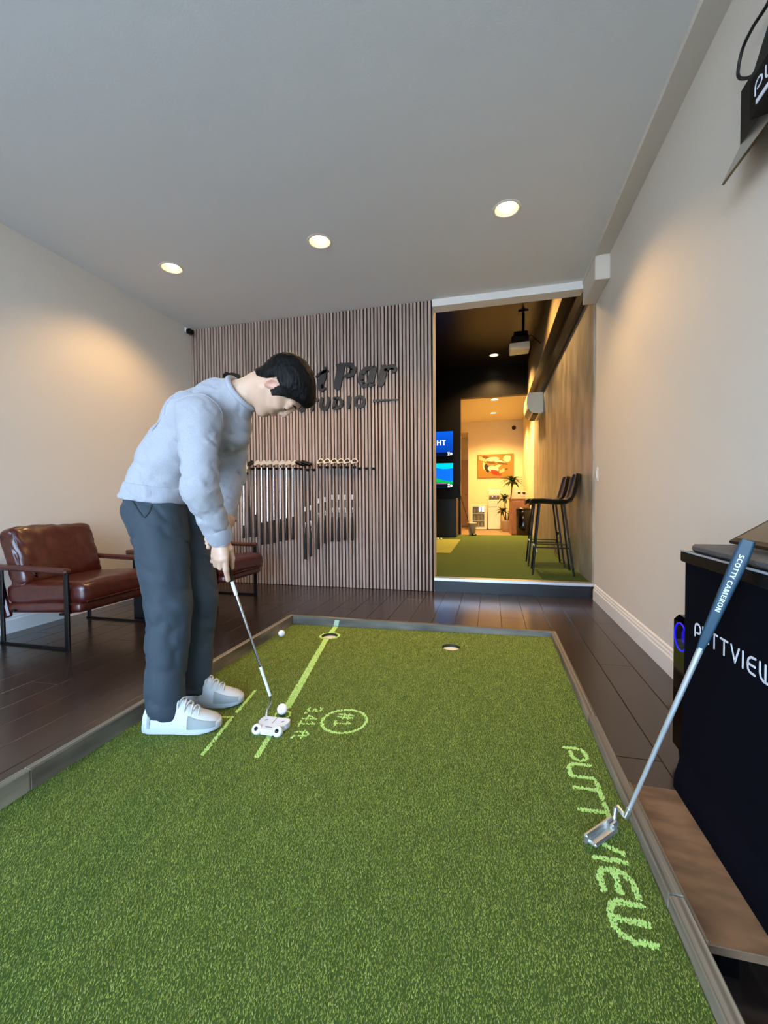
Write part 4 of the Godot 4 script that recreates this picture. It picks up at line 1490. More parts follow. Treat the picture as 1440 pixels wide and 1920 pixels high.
func television(label: String, at: Vector3, kind: int) -> void:
	var t := thing("television", label, "television", at)
	obj("case", box_mesh(Vector3(1.00, 0.565, 0.05), 0.005), mat("black plastic", Color.BLACK), t)
	var m := mat("screen %d" % kind, Color(0.02, 0.02, 0.02), 0.15)
	m.emission_enabled = true
	m.emission = Color.WHITE
	m.emission_operator = BaseMaterial3D.EMISSION_OP_MULTIPLY
	m.emission_texture = screen_picture(kind)
	m.emission_energy_multiplier = 1.0
	var qm := QuadMesh.new()
	qm.size = Vector2(0.965, 0.53)
	obj("screen", qm, m, t, Vector3(0, 0, 0.0262))
	var l := AreaLight3D.new()
	l.name = "screen_light"
	l.area_size = Vector2(0.96, 0.53)
	l.light_color = Color(0.15, 0.5, 1.0)
	l.light_energy = 0.012
	l.area_range = 8.0
	l.shadow_enabled = true
	l.rotation_degrees.y = 180
	l.position = Vector3(0, 0, 0.035)
	t.add_child(l)
	if kind == 0:
		var tm := TextMesh.new()
		var f := SystemFont.new()
		f.font_names = PackedStringArray(["Droid Sans"])
		f.font_weight = 700
		tm.font = f
		tm.text = "BRIGHT"
		tm.font_size = 32
		tm.pixel_size = 0.0050
		tm.depth = 0.002
		obj("lettering", tm, glow("screen white", Color(0.95, 0.97, 1.0), 1.2), t, Vector3(0.03, 0.02, 0.028))

func bay_things() -> void:
	bar_stool("black bar stool nearer the step, in front of the other one by the plaster wall", Vector3(0.62, 0.135, -4.76), -0.06)
	bar_stool("black bar stool farther from the step, behind the other one by the plaster wall", Vector3(0.615, 0.135, -5.33), -0.02)
	television("upper television on the black bay wall with white letters on blue", Vector3(-1.29, 2.125, -9.36), 0)
	television("lower television on the black bay wall showing a green and blue course", Vector3(-1.29, 1.435, -9.36), 1)
	var black := mat("black plastic", Color.BLACK)
	var c := thing("sideboard", "black sideboard under the two televisions in the bay", "cabinet", Vector3(-1.30, 0.135, -8.95))
	obj("carcass", box_mesh(Vector3(1.18, 0.79, 0.55), 0.004, Vector3(0, 0.395, 0)), mat("sideboard black", Color(0.02, 0.02, 0.02), 0.4), c)
	obj("side_panel", box_mesh(Vector3(0.02, 0.77, 0.55), 0.003, Vector3(0.602, 0.39, 0)), mat("sideboard side", Color(0.30, 0.22, 0.17), 0.5), c)
	var st := begin()
	rbox(st, Vector3(0, 0.795, 0), Vector3(1.22, 0.02, 0.57), 0.003)
	obj("top", st, black, c)
	for k in 3:
		obj("door", box_mesh(Vector3(0.38, 0.72, 0.015), 0.003, Vector3(-0.39 + 0.39 * k, 0.40, 0.283)), mat("sideboard door", Color(0.016, 0.016, 0.017), 0.3), c)
	var pale := mat("pale mat turf", Color(0.62, 0.64, 0.27), 0.9)
	var sp := noise_picture(256, 0.2, 1, 1, 0.75, 1.1, 101, 3)
	pale.albedo_texture = sp
	bump(pale, sp, 0.3)
	tri(pale, Vector3.ONE * 2.5)
	tag(obj("hitting_mat", box_mesh(Vector3(1.8, 0.006, 2.1), 0.002), pale, null, Vector3(-1.475, 0.138, -7.19)), "pale green hitting mat on the bay turf in front of the sideboard", "mat")
	# split air conditioner on the right wall
	var a := thing("air_conditioner", "white wall air conditioner under the duct on the right side of the bay", "air conditioner", Vector3(0.888, 2.42, -8.40))
	var ivory := mat("ivory plastic", Color(0.95, 0.93, 0.86), 0.4)
	st = begin()
	prism(st, PackedVector2Array([Vector2(0, 0.02), Vector2(-0.05, 0.0), Vector2(-0.19, 0.025), Vector2(-0.265, 0.11), Vector2(-0.275, 0.19), Vector2(-0.27, 0.34), Vector2(-0.235, 0.375), Vector2(0, 0.375)]), 0.80, Transform3D(Basis(), Vector3(0, 0, -0.40)))
	obj("case", st, ivory, a)
	st = begin()
	rbox(st, Vector3(-0.125, 0.008, 0), Vector3(0.09, 0.012, 0.70), 0.002, Basis(Vector3.BACK, -0.16))
	obj("air_outlet", st, mat("dark vent", Color(0.05, 0.05, 0.05), 0.6), a)
	st = begin()
	rbox(st, Vector3(-0.232, 0.062, 0), Vector3(0.085, 0.006, 0.70), 0.002, Basis(Vector3.BACK, -0.84))
	obj("flap", st, mat("flap grey", Color(0.70, 0.67, 0.60), 0.45), a)
	# ceiling projector
	var p := thing("ceiling_projector", "small projector with a pale case hanging from the black bay ceiling", "projector", Vector3(0.47, 3.748, -6.85))
	st = begin()
	tube(st, [Vector3(0, 0, 0), Vector3(0, -0.37, 0)], [0.02], 12)
	rbox(st, Vector3(0, -0.01, 0), Vector3(0.14, 0.02, 0.14), 0.003)
	rbox(st, Vector3(-0.04, -0.345, 0.0), Vector3(0.20, 0.07, 0.16), 0.008)
	obj("ceiling_mount", st, black, p)
	st = begin()
	rbox(st, Vector3(-0.06, -0.545, 0), Vector3(0.29, 0.115, 0.25), 0.012, Basis(Vector3.BACK, 0.04))
	obj("case", st, ivory, p)
	st = begin()
	rbox(st, Vector3(-0.05, -0.435, 0), Vector3(0.25, 0.10, 0.22), 0.01)
	obj("upper_shell", st, mat("projector brown black", Color(0.05, 0.035, 0.025), 0.4), p)
	st = begin()
	tube(st, [Vector3(0.04, -0.37, -0.05), Vector3(0.12, -0.33, -0.08), Vector3(0.20, -0.40, -0.1), Vector3(0.262, -0.46, -0.1)], [0.006], 8)
	obj("lead", st, black, p)
	# outlet and lead on the plaster
	var w := thing("wall_outlet", "white power outlet low on the plaster wall behind the bar stools", "outlet", Vector3(0.888, 0.455, -6.14))
	obj("cover_plate", box_mesh(Vector3(0.008, 0.12, 0.075), 0.002), mat("white trim", Color.WHITE), w, Vector3(-0.002, 0, 0))
	st = begin()
	rbox(st, Vector3(-0.022, -0.015, 0), Vector3(0.035, 0.035, 0.05), 0.006)
	obj("plug", st, black, w)
	tag(obj("power_lead", _lead(), mat("black cable", Color.BLACK), null, Vector3(0.88, 0.30, -6.3)), "thin black power lead dropping from the outlet to the bay turf", "cable")
	# driver leaning against the wall by the sideboard
	var d := thing("golf_club", "brown-shafted club leaning beside the sideboard in the bay, head on the turf", "golf club", Vector3(-0.40, 0.137, -9.20))
	st = begin()
	tube(st, [Vector3(0.0, 0.03, 0), Vector3(-0.25, 0.85, -0.15)], [0.0055, 0.008], 8)
	obj("shaft", st, mat("brown shaft", Color(0.22, 0.13, 0.07), 0.35, 0.3), d)
	st = begin()
	tube(st, [Vector3(-0.25, 0.85, -0.15), Vector3(-0.315, 1.08, -0.187)], [0.0115, 0.014], 10)
	obj("grip", st, black, d)
	st = begin()
	cushion(st, Vector3(0.035, 0.022, 0.01), Vector3(0.11, 0.044, 0.07), Basis(), 0.5)
	obj("club_head", st, mat("dark wood head", Color.BLACK), d)
	st = begin()
	rbox(st, Vector3(0.05, 0.03, 0.045), Vector3(0.03, 0.02, 0.008), 0.002)
	obj("face_mark", st, mat("ball white", Color.WHITE), d)

func _lead() -> SurfaceTool:
	var st := begin()
	tube(st, soft([Vector3(-0.01, 0.14, 0.16), Vector3(-0.02, 0.03, 0.10), Vector3(-0.012, -0.02, 0.0), Vector3(-0.02, -0.05, -0.12), Vector3(-0.015, -0.09, -0.02), Vector3(-0.03, -0.155, 0.10), Vector3(-0.03, -0.158, 0.6)]), [0.006], 8)
	return st

# ------------------------------------------------------------------ things in the back room
func back_room_things() -> void:
	var white := mat("appliance white", Color(0.90, 0.88, 0.82), 0.4)
	var black := mat("black plastic", Color.BLACK)
	# painting: pale and red shapes on ochre, nobody's in particular
	var p := thing("painting", "wide framed painting of pale and red rounded shapes on ochre, on the far cream wall", "painting", Vector3(0.11, 1.86, -12.675))
	obj("canvas", box_mesh(Vector3(1.00, 0.67, 0.03), 0.003), mat("canvas ochre", Color(0.60, 0.47, 0.22), 0.8), p)
	var rng := RandomNumberGenerator.new()
	rng.seed = 5
	var tones := [Color(0.90, 0.84, 0.70), Color(0.93, 0.88, 0.76), Color(0.86, 0.72, 0.52), Color(0.80, 0.20, 0.10), Color(0.16, 0.14, 0.09), Color(0.42, 0.30, 0.15)]
	var spots := [[-0.36, 0.20, 0.13, 0.05, -0.5, 2], [-0.25, 0.24, 0.12, 0.04, -0.3, 5], [-0.08, 0.20, 0.20, 0.06, 0.1, 0], [0.12, 0.12, 0.20, 0.045, -0.35, 1], [0.32, 0.20, 0.11, 0.10, 0.5, 0], [-0.12, 0.09, 0.14, 0.035, -0.2, 5], [0.20, 0.06, 0.14, 0.03, -0.2, 5], [-0.30, -0.02, 0.05, 0.14, 0.3, 0], [-0.24, -0.06, 0.07, 0.13, 0.2, 4], [-0.06, -0.08, 0.15, 0.09, -0.2, 1], [0.02, -0.20, 0.17, 0.07, -0.35, 3], [0.18, -0.15, 0.10, 0.05, 0.6, 2], [0.05, -0.02, 0.11, 0.04, 0.4, 0], [0.30, -0.10, 0.05, 0.03, 0.3, 5]]
	for k in spots.size():
		var s: Array = spots[k]
		var poly := PackedVector2Array()
		for j in 14:
			var a := TAU * j / 14
			var wob := 0.8 + 0.35 * rng.randf()
			poly.append((Vector2(cos(a) * s[2], sin(a) * s[3]) * wob).rotated(s[4]) + Vector2(s[0], s[1]))
		var st0 := begin()
		prism(st0, poly, 0.0008 + 0.0003 * k, Transform3D(Basis(), Vector3(0, 0, 0.0148)))
		obj("paint_shape", st0, mat("oil paint %d" % s[5], tones[s[5]], 0.7), p)
	# small glass-door fridge
	var f := thing("mini_fridge", "small white fridge with a glass door and shelves, left of the water dispenser", "fridge", Vector3(-0.35, 0.05, -12.25))
	obj("case", box_mesh(Vector3(0.44, 0.68, 0.40), 0.008, Vector3(0, 0.36, -0.03)), white, f)
	obj("interior", box_mesh(Vector3(0.32, 0.56, 0.01), 0.0, Vector3(0, 0.37, 0.172)), mat("fridge dark", Color(0.10, 0.09, 0.07), 0.5), f)
	var st := begin()
	for x in [-0.19, 0.19]:
		rbox(st, Vector3(x, 0.36, 0.195), Vector3(0.06, 0.68, 0.04), 0.004)
	for y in [0.045, 0.675]:
		rbox(st, Vector3(0, y, 0.195), Vector3(0.32, 0.055, 0.04), 0.004)
	obj("door_frame", st, white, f)
	var pane := mat("window glass", Color.WHITE)
	obj("glass_pane", box_mesh(Vector3(0.32, 0.58, 0.003), 0.0, Vector3(0, 0.36, 0.2175)), pane, f)
	for y in [0.26, 0.46]:
		obj("shelf", box_mesh(Vector3(0.32, 0.012, 0.03), 0.001, Vector3(0, y, 0.192)), white, f)
	for k in 9:
		st = begin()
		var yy: float = [0.085, 0.268, 0.468][k / 3]
		lathe(st, [Vector2(0.0, 0.0), Vector2(0.019, 0.0), Vector2(0.019, 0.09), Vector2(0.010, 0.12), Vector2(0.010, 0.135), Vector2(0.0, 0.135)], 10, Transform3D(Basis(), Vector3(-0.10 + 0.10 * (k % 3), yy, 0.1965)))
		tag(obj("drink_bottle", st, mat("bottle grey", Color(0.45, 0.42, 0.34), 0.3), null, f.position), "%s drink bottle on the %s shelf of the small white fridge" % [["left", "middle", "right"][k % 3], ["bottom", "middle", "top"][k / 3]], "bottle", "bottles in the small fridge")
	# water dispenser
	var w := thing("water_dispenser", "tall white water dispenser standing between the small fridge and the plant", "water dispenser", Vector3(0.075, 0.05, -12.25))
	obj("lower_case", box_mesh(Vector3(0.335, 0.60, 0.34), 0.012, Vector3(0, 0.32, 0)), white, w)
	obj("upper_case", box_mesh(Vector3(0.325, 0.20, 0.34), 0.012, Vector3(0, 0.735, 0)), white, w)
	obj("niche", box_mesh(Vector3(0.28, 0.13, 0.10), 0.006, Vector3(0, 0.89, -0.05)), mat("niche grey", Color(0.62, 0.58, 0.50), 0.5), w)
	obj("top_case", box_mesh(Vector3(0.335, 0.17, 0.34), 0.02, Vector3(0, 1.025, 0)), white, w)
	for x in [-0.05, 0.05]:
		obj("tap", box_mesh(Vector3(0.03, 0.05, 0.05), 0.005), mat("steel", Color(0.7, 0.7, 0.7), 0.25, 1.0), w, Vector3(x, 0.925, 0.10))
	# wooden cabinet, box of cups on it, black bin before it
	var oak := mat("oak veneer", Color(0.62, 0.42, 0.24), 0.5)
	oak.albedo_texture = noise_picture(256, 0.02, 6.0, 0.6, 0.75, 1.08, 111, 4)
	tri(oak, Vector3.ONE * 1.4, false)
	var c := thing("wooden_cabinet", "light oak cabinet behind the black waste bin in the back room", "cabinet", Vector3(0.64, 0.05, -10.75), 0.04)
	obj("body", box_mesh(Vector3(0.40, 0.84, 0.62), 0.004, Vector3(0, 0.42, 0)), oak, c)
	obj("top", box_mesh(Vector3(0.42, 0.025, 0.64), 0.003, Vector3(0, 0.853, 0)), oak, c)
	obj("door", box_mesh(Vector3(0.38, 0.78, 0.016), 0.003, Vector3(0, 0.42, 0.318)), oak, c)
	var b := thing("paper_carton", "pale carton with dark print on top of the oak cabinet", "box", Vector3(0.63, 0.917, -10.62), 0.04)
	obj("carton", box_mesh(Vector3(0.30, 0.17, 0.22), 0.004, Vector3(0.02, 0.085, 0)), mat("carton pale", Color(0.86, 0.78, 0.70), 0.8), b)
	obj("lid", box_mesh(Vector3(0.16, 0.10, 0.16), 0.004, Vector3(-0.05, 0.215, 0)), mat("carton pale", Color.WHITE), b)
	obj("print_patch", box_mesh(Vector3(0.07, 0.045, 0.002), 0.0, Vector3(0.0, 0.13, 0.1112)), mat("carton print", Color(0.12, 0.09, 0.08), 0.7), b)
	obj("print_patch", box_mesh(Vector3(0.065, 0.06, 0.002), 0.0, Vector3(0.11, 0.12, 0.1112)), mat("carton print", Color.BLACK), b)
	obj("print_patch", box_mesh(Vector3(0.10, 0.02, 0.002), 0.0, Vector3(0.09, 0.05, 0.1112)), mat("carton tan", Color(0.70, 0.55, 0.42), 0.7), b)
	var bin := thing("waste_bin", "tall round black waste bin with a steel rim before the oak cabinet", "bin", Vector3(0.69, 0.05, -9.95))
	st = begin()
	lathe(st, [Vector2(0.0, 0.0), Vector2(0.15, 0.0), Vector2(0.16, 0.01), Vector2(0.16, 0.60), Vector2(0.0, 0.60)], 36)
	obj("bin_body", st, mat("bin black", Color(0.03, 0.022, 0.018), 0.16), bin)
	st = begin()
	lathe(st, [Vector2(0.16, 0.60), Vector2(0.164, 0.605), Vector2(0.16, 0.635), Vector2(0.12, 0.66), Vector2(0.0, 0.668)], 36)
	obj("bin_lid", st, mat("bin lid", Color(0.10, 0.08, 0.07), 0.25, 0.5), bin)
	var pail := thing("waste_basket", "small pale waste basket at the edge of the bay turf, left of the fridge", "bin", Vector3(-0.405, 0.135, -9.33))
	st = begin()
	lathe(st, [Vector2(0.0, 0.0), Vector2(0.062, 0.0), Vector2(0.095, 0.25), Vector2(0.100, 0.252), Vector2(0.100, 0.265), Vector2(0.090, 0.265), Vector2(0.058, 0.006), Vector2(0.0, 0.006)], 28)
	obj("basket", st, mat("basket pink white", Color(0.86, 0.74, 0.68), 0.6), pail)
	# dracaena with three crowns
	var pl := thing("potted_plant", "tall dracaena with three leafy crowns in a pale pot between dispenser and oak cabinet", "plant", Vector3(0.385, 0.05, -11.55))
	st = begin()
	lathe(st, [Vector2(0.0, 0.0), Vector2(0.10, 0.0), Vector2(0.145, 0.28), Vector2(0.15, 0.285), Vector2(0.15, 0.30), Vector2(0.13, 0.30), Vector2(0.125, 0.26), Vector2(0.0, 0.26)], 28)
	obj("pot", st, mat("pot cream", Color(0.85, 0.76, 0.62), 0.6), pl)
	var crowns := [[Vector3(0.145, 1.30, 0.0), 0.36, 40], [Vector3(-0.05, 0.85, 0.02), 0.30, 24], [Vector3(-0.10, 0.52, 0.05), 0.26, 18]]
	var leafm := mat("dracaena leaf", Color(0.10, 0.20, 0.06), 0.4)
	leafm.backlight_enabled = true
	leafm.backlight = Color(0.10, 0.16, 0.03)
	for c3 in crowns:
		var top: Vector3 = c3[0]
		st = begin()
		tube(st, [Vector3(top.x * 0.2, 0.25, 0), Vector3(top.x * 0.7, 0.25 + (top.y - 0.25) * 0.55, 0.01), top], [0.018, 0.015, 0.013], 8)
		obj("cane", st, mat("cane bark", Color(0.36, 0.26, 0.15), 0.8), pl)
		for k in c3[2]:
			var a: float = k * 2.39996
			var rise := lerpf(1.35, -0.1, k / float(c3[2])) + rng.randf_range(-0.15, 0.15)
			var l: float = c3[1] * rng.randf_range(0.75, 1.1)
			var out := Vector3(cos(a), 0, sin(a))
			var sd := Vector3(-sin(a), 0, cos(a))
			st = begin()
			st.set_smooth_group(1)
			var prev := []
			for j in 6:
				var f2 := j / 5.0
				var pos: Vector3 = top + out * (l * f2 * (0.55 + 0.35 * cos(rise))) + Vector3.UP * (l * (sin(rise) * f2 - 0.55 * f2 * f2))
				var w2 := 0.034 * sin(PI * (0.12 + 0.86 * f2)) + 0.001
				var cur := [pos - sd * w2 + Vector3.UP * 0.006, pos, pos + sd * w2 + Vector3.UP * 0.006]
				if j > 0:
					for e in 2:
						quad_out(st, prev[e], prev[e + 1], cur[e + 1], cur[e], pos - Vector3.UP)
				prev = cur
			st.set_smooth_group(flat)
			obj("leaf", st, leafm, pl)
	var dome := thing("dome_camera", "small dark dome camera on the far cream wall under the ceiling", "camera", Vector3(0.62, 2.93, -12.70))
	st = begin()
	lathe(st, [Vector2(0.0, 0.0), Vector2(0.06, 0.0), Vector2(0.06, 0.02), Vector2(0.045, 0.045), Vector2(0.0, 0.062)], 20, Transform3D(Basis(Vector3.RIGHT, PI / 2), Vector3.ZERO))
	obj("dome", st, mat("dome dark", Color(0.12, 0.06, 0.03), 0.3), dome)

# ------------------------------------------------------------------ the golfer
class Head:
	var c := Vector3(-0.775, 1.358, -1.497)
	var u := Vector3(0.978, 0.208, 0).normalized()
	var f := (Vector3(0.208, -0.978, 0) * 0.974 + Vector3(0, 0, -0.226)).normalized()
	var r := (Vector3(0, 0, 0.974) + Vector3(0.208, -0.978, 0) * 0.226).normalized()
	var nz := FastNoiseLite.new()
	var nape := Limbs.new()
	func local(p: Vector3) -> Vector3:
		var q := p - c
		return Vector3(q.dot(r), q.dot(u), q.dot(f))
	func world(q: Vector3) -> Vector3:
		return c + u * q.y + f * q.z + r * q.x
	func el(p: Vector3, o: Vector3, r: Vector3) -> float:
		var q := p - o
		var k0 := (q / r).length()
		var k1 := (q / (r * r)).length()
		return k0 * (k0 - 1.0) / maxf(k1, 1e-5)
	func cap(p: Vector3, a: Vector3, b: Vector3, r0: float, r1: float) -> float:
		var ba := b - a
		var t := clampf((p - a).dot(ba) / ba.length_squared(), 0.0, 1.0)
		return (p - a - ba * t).length() - lerpf(r0, r1, t)
	func sm(a: float, b: float, k: float) -> float:
		var h := maxf(k - absf(a - b), 0.0)
		return minf(a, b) - h * h / (4.0 * k)
	func skull(q: Vector3) -> float:
		return el(q, Vector3(0, 0.025, -0.012), Vector3(0.075, 0.094, 0.097))
	func d(p: Vector3) -> float:
		var w := local(p)
		var q := Vector3(absf(w.x), w.y, w.z)
		var m := skull(q)
		m = sm(m, el(q, Vector3(0, -0.048, 0.026), Vector3(0.060, 0.080, 0.066)), 0.025)
		m = sm(m, cap(q, Vector3(0.054, -0.058, -0.012), Vector3(0.022, -0.108, 0.062), 0.018, 0.018), 0.024)
		m = sm(m, cap(q, Vector3(0, -0.112, 0.070), Vector3(0.012, -0.110, 0.070), 0.020, 0.018), 0.018)
		m = sm(m, cap(q, Vector3(0, 0.030, 0.083), Vector3(0.036, 0.026, 0.075), 0.012, 0.012), 0.018)
		m = sm(m, cap(q, Vector3(0.044, -0.024, 0.062), Vector3(0.057, -0.010, 0.036), 0.020, 0.020), 0.028)
		# sockets, then the lidded eyes
		m = -sm(-m, (q - Vector3(0.031, 0.006, 0.098)).length() - 0.010, 0.014)
		m = sm(m, (q - Vector3(0.031, 0.004, 0.080)).length() - 0.0130, 0.008)
		# nose
		m = sm(m, cap(q, Vector3(0, 0.018, 0.087), Vector3(0, -0.032, 0.104), 0.0095, 0.0105), 0.016)
		m = sm(m, (q - Vector3(0.010, -0.036, 0.097)).length() - 0.0082, 0.007)
		# lips
		m = sm(m, cap(q, Vector3(0, -0.066, 0.093), Vector3(0.021, -0.069, 0.081), 0.0060, 0.0035), 0.006)
		m = sm(m, cap(q, Vector3(0, -0.077, 0.091), Vector3(0.018, -0.076, 0.081), 0.0068, 0.0035), 0.006)
		# ears
		var e := q - Vector3(0.077, -0.006, -0.010)
		var er := Vector3(e.x - 0.30 * e.z * -1.0, e.y * 0.97 + e.z * 0.24, e.z * 0.97 - e.y * 0.24)
		var ear := el(er, Vector3.ZERO, Vector3(0.009, 0.031, 0.019))
		ear = -sm(-ear, el(er, Vector3(0.009, 0.004, 0.002), Vector3(0.008, 0.021, 0.012)), 0.004)
		m = sm(m, ear, 0.006)
		return m
	# the hairline: lowest height that hair grows at, from the nape to the brow
	func line(z: float) -> float:
		var pts := [Vector2(-0.2, -0.090), Vector2(-0.090, -0.082), Vector2(-0.056, -0.066), Vector2(-0.034, -0.026), Vector2(-0.028, 0.020), Vector2(0.004, 0.024), Vector2(0.009, -0.020), Vector2(0.032, -0.020), Vector2(0.038, 0.004), Vector2(0.050, 0.026), Vector2(0.062, 0.044), Vector2(0.082, 0.062), Vector2(0.2, 0.068)]
		for k in pts.size() - 1:
			if z < pts[k + 1].x:
				return lerpf(pts[k].y, pts[k + 1].y, (z - pts[k].x) / (pts[k + 1].x - pts[k].x))
		return 0.064
	func hair(p: Vector3) -> float:
		var q := local(p)
		var s := sm(d(p), nape.d(p), 0.03) - 0.007
		# fuller on the crown and over the brow
		s = sm(s, el(q, Vector3(0, 0.050, 0.012), Vector3(0.078, 0.072, 0.090)), 0.02)
		s = sm(s, el(q, Vector3(0.0, 0.080, 0.062), Vector3(0.055, 0.026, 0.040)), 0.02)
		s += 0.0035 * nz.get_noise_3d(q.x * 1.0 + q.y * 0.4, q.y * 0.45, q.z * 0.35)
		var cut := (line(q.z) - q.y) * 0.75
		cut += 0.003 * nz.get_noise_3d(q.x * 2.0, q.z * 2.0, 3.0)
		return maxf(s, cut)

func golfer() -> void:
	var G := Vector3(-1.16, 0.045, -1.46)
	var t := thing("person", "person in grey sweater, dark trousers and white sneakers bending over a putt", "person", G)
	var skin := mat("skin", Color.WHITE, 0.5)
	skin.vertex_color_use_as_albedo = true
	skin.subsurf_scatter_enabled = true
	skin.subsurf_scatter_strength = 0.08
	var Z := Vector3(0, 0, 1)
	var pelvis := Vector3(-1.312, 0.915, -1.475)
	var waist := Vector3(-1.285, 0.985, -1.478)
	var belly := Vector3(-1.238, 1.070, -1.482)
	var chest := Vector3(-1.110, 1.232, -1.488)
	var upper := Vector3(-1.045, 1.302, -1.490)
	var neckb := Vector3(-0.975, 1.330, -1.493)
	var sh_r := Vector3(-1.032, 1.222, -1.342)
	var el_r := Vector3(-1.003, 0.965, -1.300)
	var wr_r := Vector3(-1.004, 0.770, -1.420)
	var sh_l := Vector3(-1.085, 1.240, -1.635)
	var el_l := Vector3(-1.115, 1.030, -1.650)
	var wr_l := Vector3(-1.075, 0.842, -1.545)
	var hip_r := Vector3(-1.270, 0.835, -1.398)
	var kn_r := Vector3(-1.220, 0.500, -1.385)
	var an_r := Vector3(-1.222, 0.125, -1.352)
	var hip_l := Vector3(-1.295, 0.830, -1.550)
	var kn_l := Vector3(-1.240, 0.498, -1.575)
	var an_l := Vector3(-1.256, 0.130, -1.556)
	# --- skin: one surface from the head to the feet, with finer grids for the head and the hands
	var bd := Limbs.new()
	bd.bone(pelvis + Z * 0.045, belly + Z * 0.045, 0.085, 0.08)
	bd.bone(pelvis - Z * 0.045, belly - Z * 0.045, 0.085, 0.08)
	bd.bone(belly + Z * 0.045, chest + Z * 0.06, 0.08, 0.09)
	bd.bone(belly - Z * 0.045, chest - Z * 0.06, 0.08, 0.09)
	bd.bone(chest, upper, 0.09, 0.08)
	bd.bone(upper, neckb, 0.075, 0.058)
	bd.bone(chest + Z * 0.05, sh_r, 0.075, 0.05)
	bd.bone(chest - Z * 0.05, sh_l, 0.075, 0.05)
	for a in [[sh_r, el_r, wr_r, hip_r, kn_r, an_r], [sh_l, el_l, wr_l, hip_l, kn_l, an_l]]:
		bd.bone(a[0], a[1], 0.048, 0.040)
		bd.bone(a[1], a[2], 0.042, 0.028)
		bd.bone(a[3], a[4], 0.072, 0.055)
		bd.bone(a[4], a[5], 0.052, 0.034)
		bd.bone(a[5] - Vector3(0, 0.035, 0), a[5] + Vector3(0.15, -0.062, -0.04), 0.028, 0.018)
	var neck_top := Vector3(-0.865, 1.362, -1.496)
	bd.bone(neckb - Vector3(0.03, 0.02, 0), neck_top, 0.060, 0.056)
	var s := soup()
	var flesh := Color(0.60, 0.385, 0.27)
	var tint := func(_p: Vector3) -> Color: return flesh
	nets(s, bd.d, Vector3(-1.56, 0.06, -1.78), Vector3(-0.86, 1.46, -1.18), 0.014, tint)
	var hd := Head.new()
	hd.nz.frequency = 90.0
	hd.nz.seed = 8
	var tint_head := func(p: Vector3) -> Color:
		var q := hd.local(p)
		if q.z > 0.080 and absf(q.x) < 0.023 and q.y < -0.061 and q.y > -0.084:
			return Color(0.50, 0.24, 0.19)
		if absf(q.x) > 0.0745 and q.y < 0.03 and q.z < 0.012 and q.z > -0.04:
			return Color(0.62, 0.34, 0.25)
		return flesh
	var neck := Limbs.new()
	neck.bone(neckb, neck_top, 0.059, 0.055)
	neck.bone(neck_top, hd.world(Vector3(0, -0.03, -0.02)), 0.055, 0.055)
	hd.nape = neck
	var head_f := func(p: Vector3) -> float:
		return hd.sm(hd.d(p), neck.d(p), 0.03)
	nets(s, head_f, Vector3(-0.985, 1.215, -1.61), Vector3(-0.655, 1.475, -1.385), 0.0036, tint_head)
	# right hand: forefinger down the shaft, the others round the grip
	var rh := Limbs.new()
	var J := {"w": Vector3(-1.009, 0.775, -1.422), "i0": Vector3(-0.980, 0.702, -1.408), "i1": Vector3(-0.985, 0.657, -1.417), "i2": Vector3(-0.992, 0.613, -1.438),
		"m0": Vector3(-0.994, 0.698, -1.402), "m1": Vector3(-1.012, 0.664, -1.420), "m2": Vector3(-1.036, 0.650, -1.472), "r0": Vector3(-1.013, 0.700, -1.406), "r1": Vector3(-1.037, 0.671, -1.430), "r2": Vector3(-1.056, 0.655, -1.478),
		"p0": Vector3(-1.034, 0.708, -1.415), "p1": Vector3(-1.058, 0.684, -1.440), "p2": Vector3(-1.072, 0.670, -1.482), "t0": Vector3(-0.984, 0.735, -1.440), "t1": Vector3(-0.984, 0.694, -1.456), "t2": Vector3(-0.996, 0.654, -1.472)}
	for k in ["i", "m", "r", "p"]:
		rh.bone(J.w, J[k + "0"], 0.024, 0.0125, 0.014)
	rh.bone(J.i0.lerp(J.w, 0.3), J.p0.lerp(J.w, 0.3), 0.016, 0.014, 0.014)
	for k in ["i", "m", "r", "p"]:
		var r0 := 0.0095 if k == "p" else 0.0110
		rh.bone(J[k + "0"], J[k + "1"], r0 + 0.001, r0, 0.006)
		rh.bone(J[k + "1"], J[k + "2"], r0 - 0.0003, r0 - 0.002, 0.005)
	rh.bone(J.w, J.t0, 0.020, 0.014, 0.012)
	rh.bone(J.t0, J.t1, 0.013, 0.011, 0.006)
	rh.bone(J.t1, J.t2, 0.0108, 0.009, 0.005)
	rh.bone(wr_r.lerp(el_r, 0.2), J.w, 0.029, 0.025, 0.02)
	nets(s, rh.d, Vector3(-1.10, 0.59, -1.51), Vector3(-0.95, 0.83, -1.37), 0.003, tint)
	# left hand, above it on the grip
	var lh := Limbs.new()
	var lw := Vector3(-1.054, 0.836, -1.530)
	lh.bone(wr_l.lerp(el_l, 0.2), lw, 0.029, 0.026, 0.02)
	var lf := [[Vector3(-1.080, 0.747, -1.512), Vector3(-1.098, 0.741, -1.482), Vector3(-1.066, 0.740, -1.425)], [Vector3(-1.086, 0.761, -1.516), Vector3(-1.106, 0.757, -1.482), Vector3(-1.070, 0.756, -1.423)], [Vector3(-1.089, 0.776, -1.516), Vector3(-1.109, 0.772, -1.484), Vector3(-1.074, 0.772, -1.424)], [Vector3(-1.086, 0.791, -1.514), Vector3(-1.105, 0.788, -1.486), Vector3(-1.078, 0.788, -1.430)]]
	for q in lf:
		lh.bone(lw, q[0], 0.023, 0.0135, 0.014)
	for q in lf:
		lh.bone(q[0], q[1], 0.0112, 0.0102, 0.006)
		lh.bone(q[1], q[2], 0.0100, 0.0085, 0.005)
	lh.bone(lw, Vector3(-1.036, 0.796, -1.495), 0.02, 0.013, 0.012)
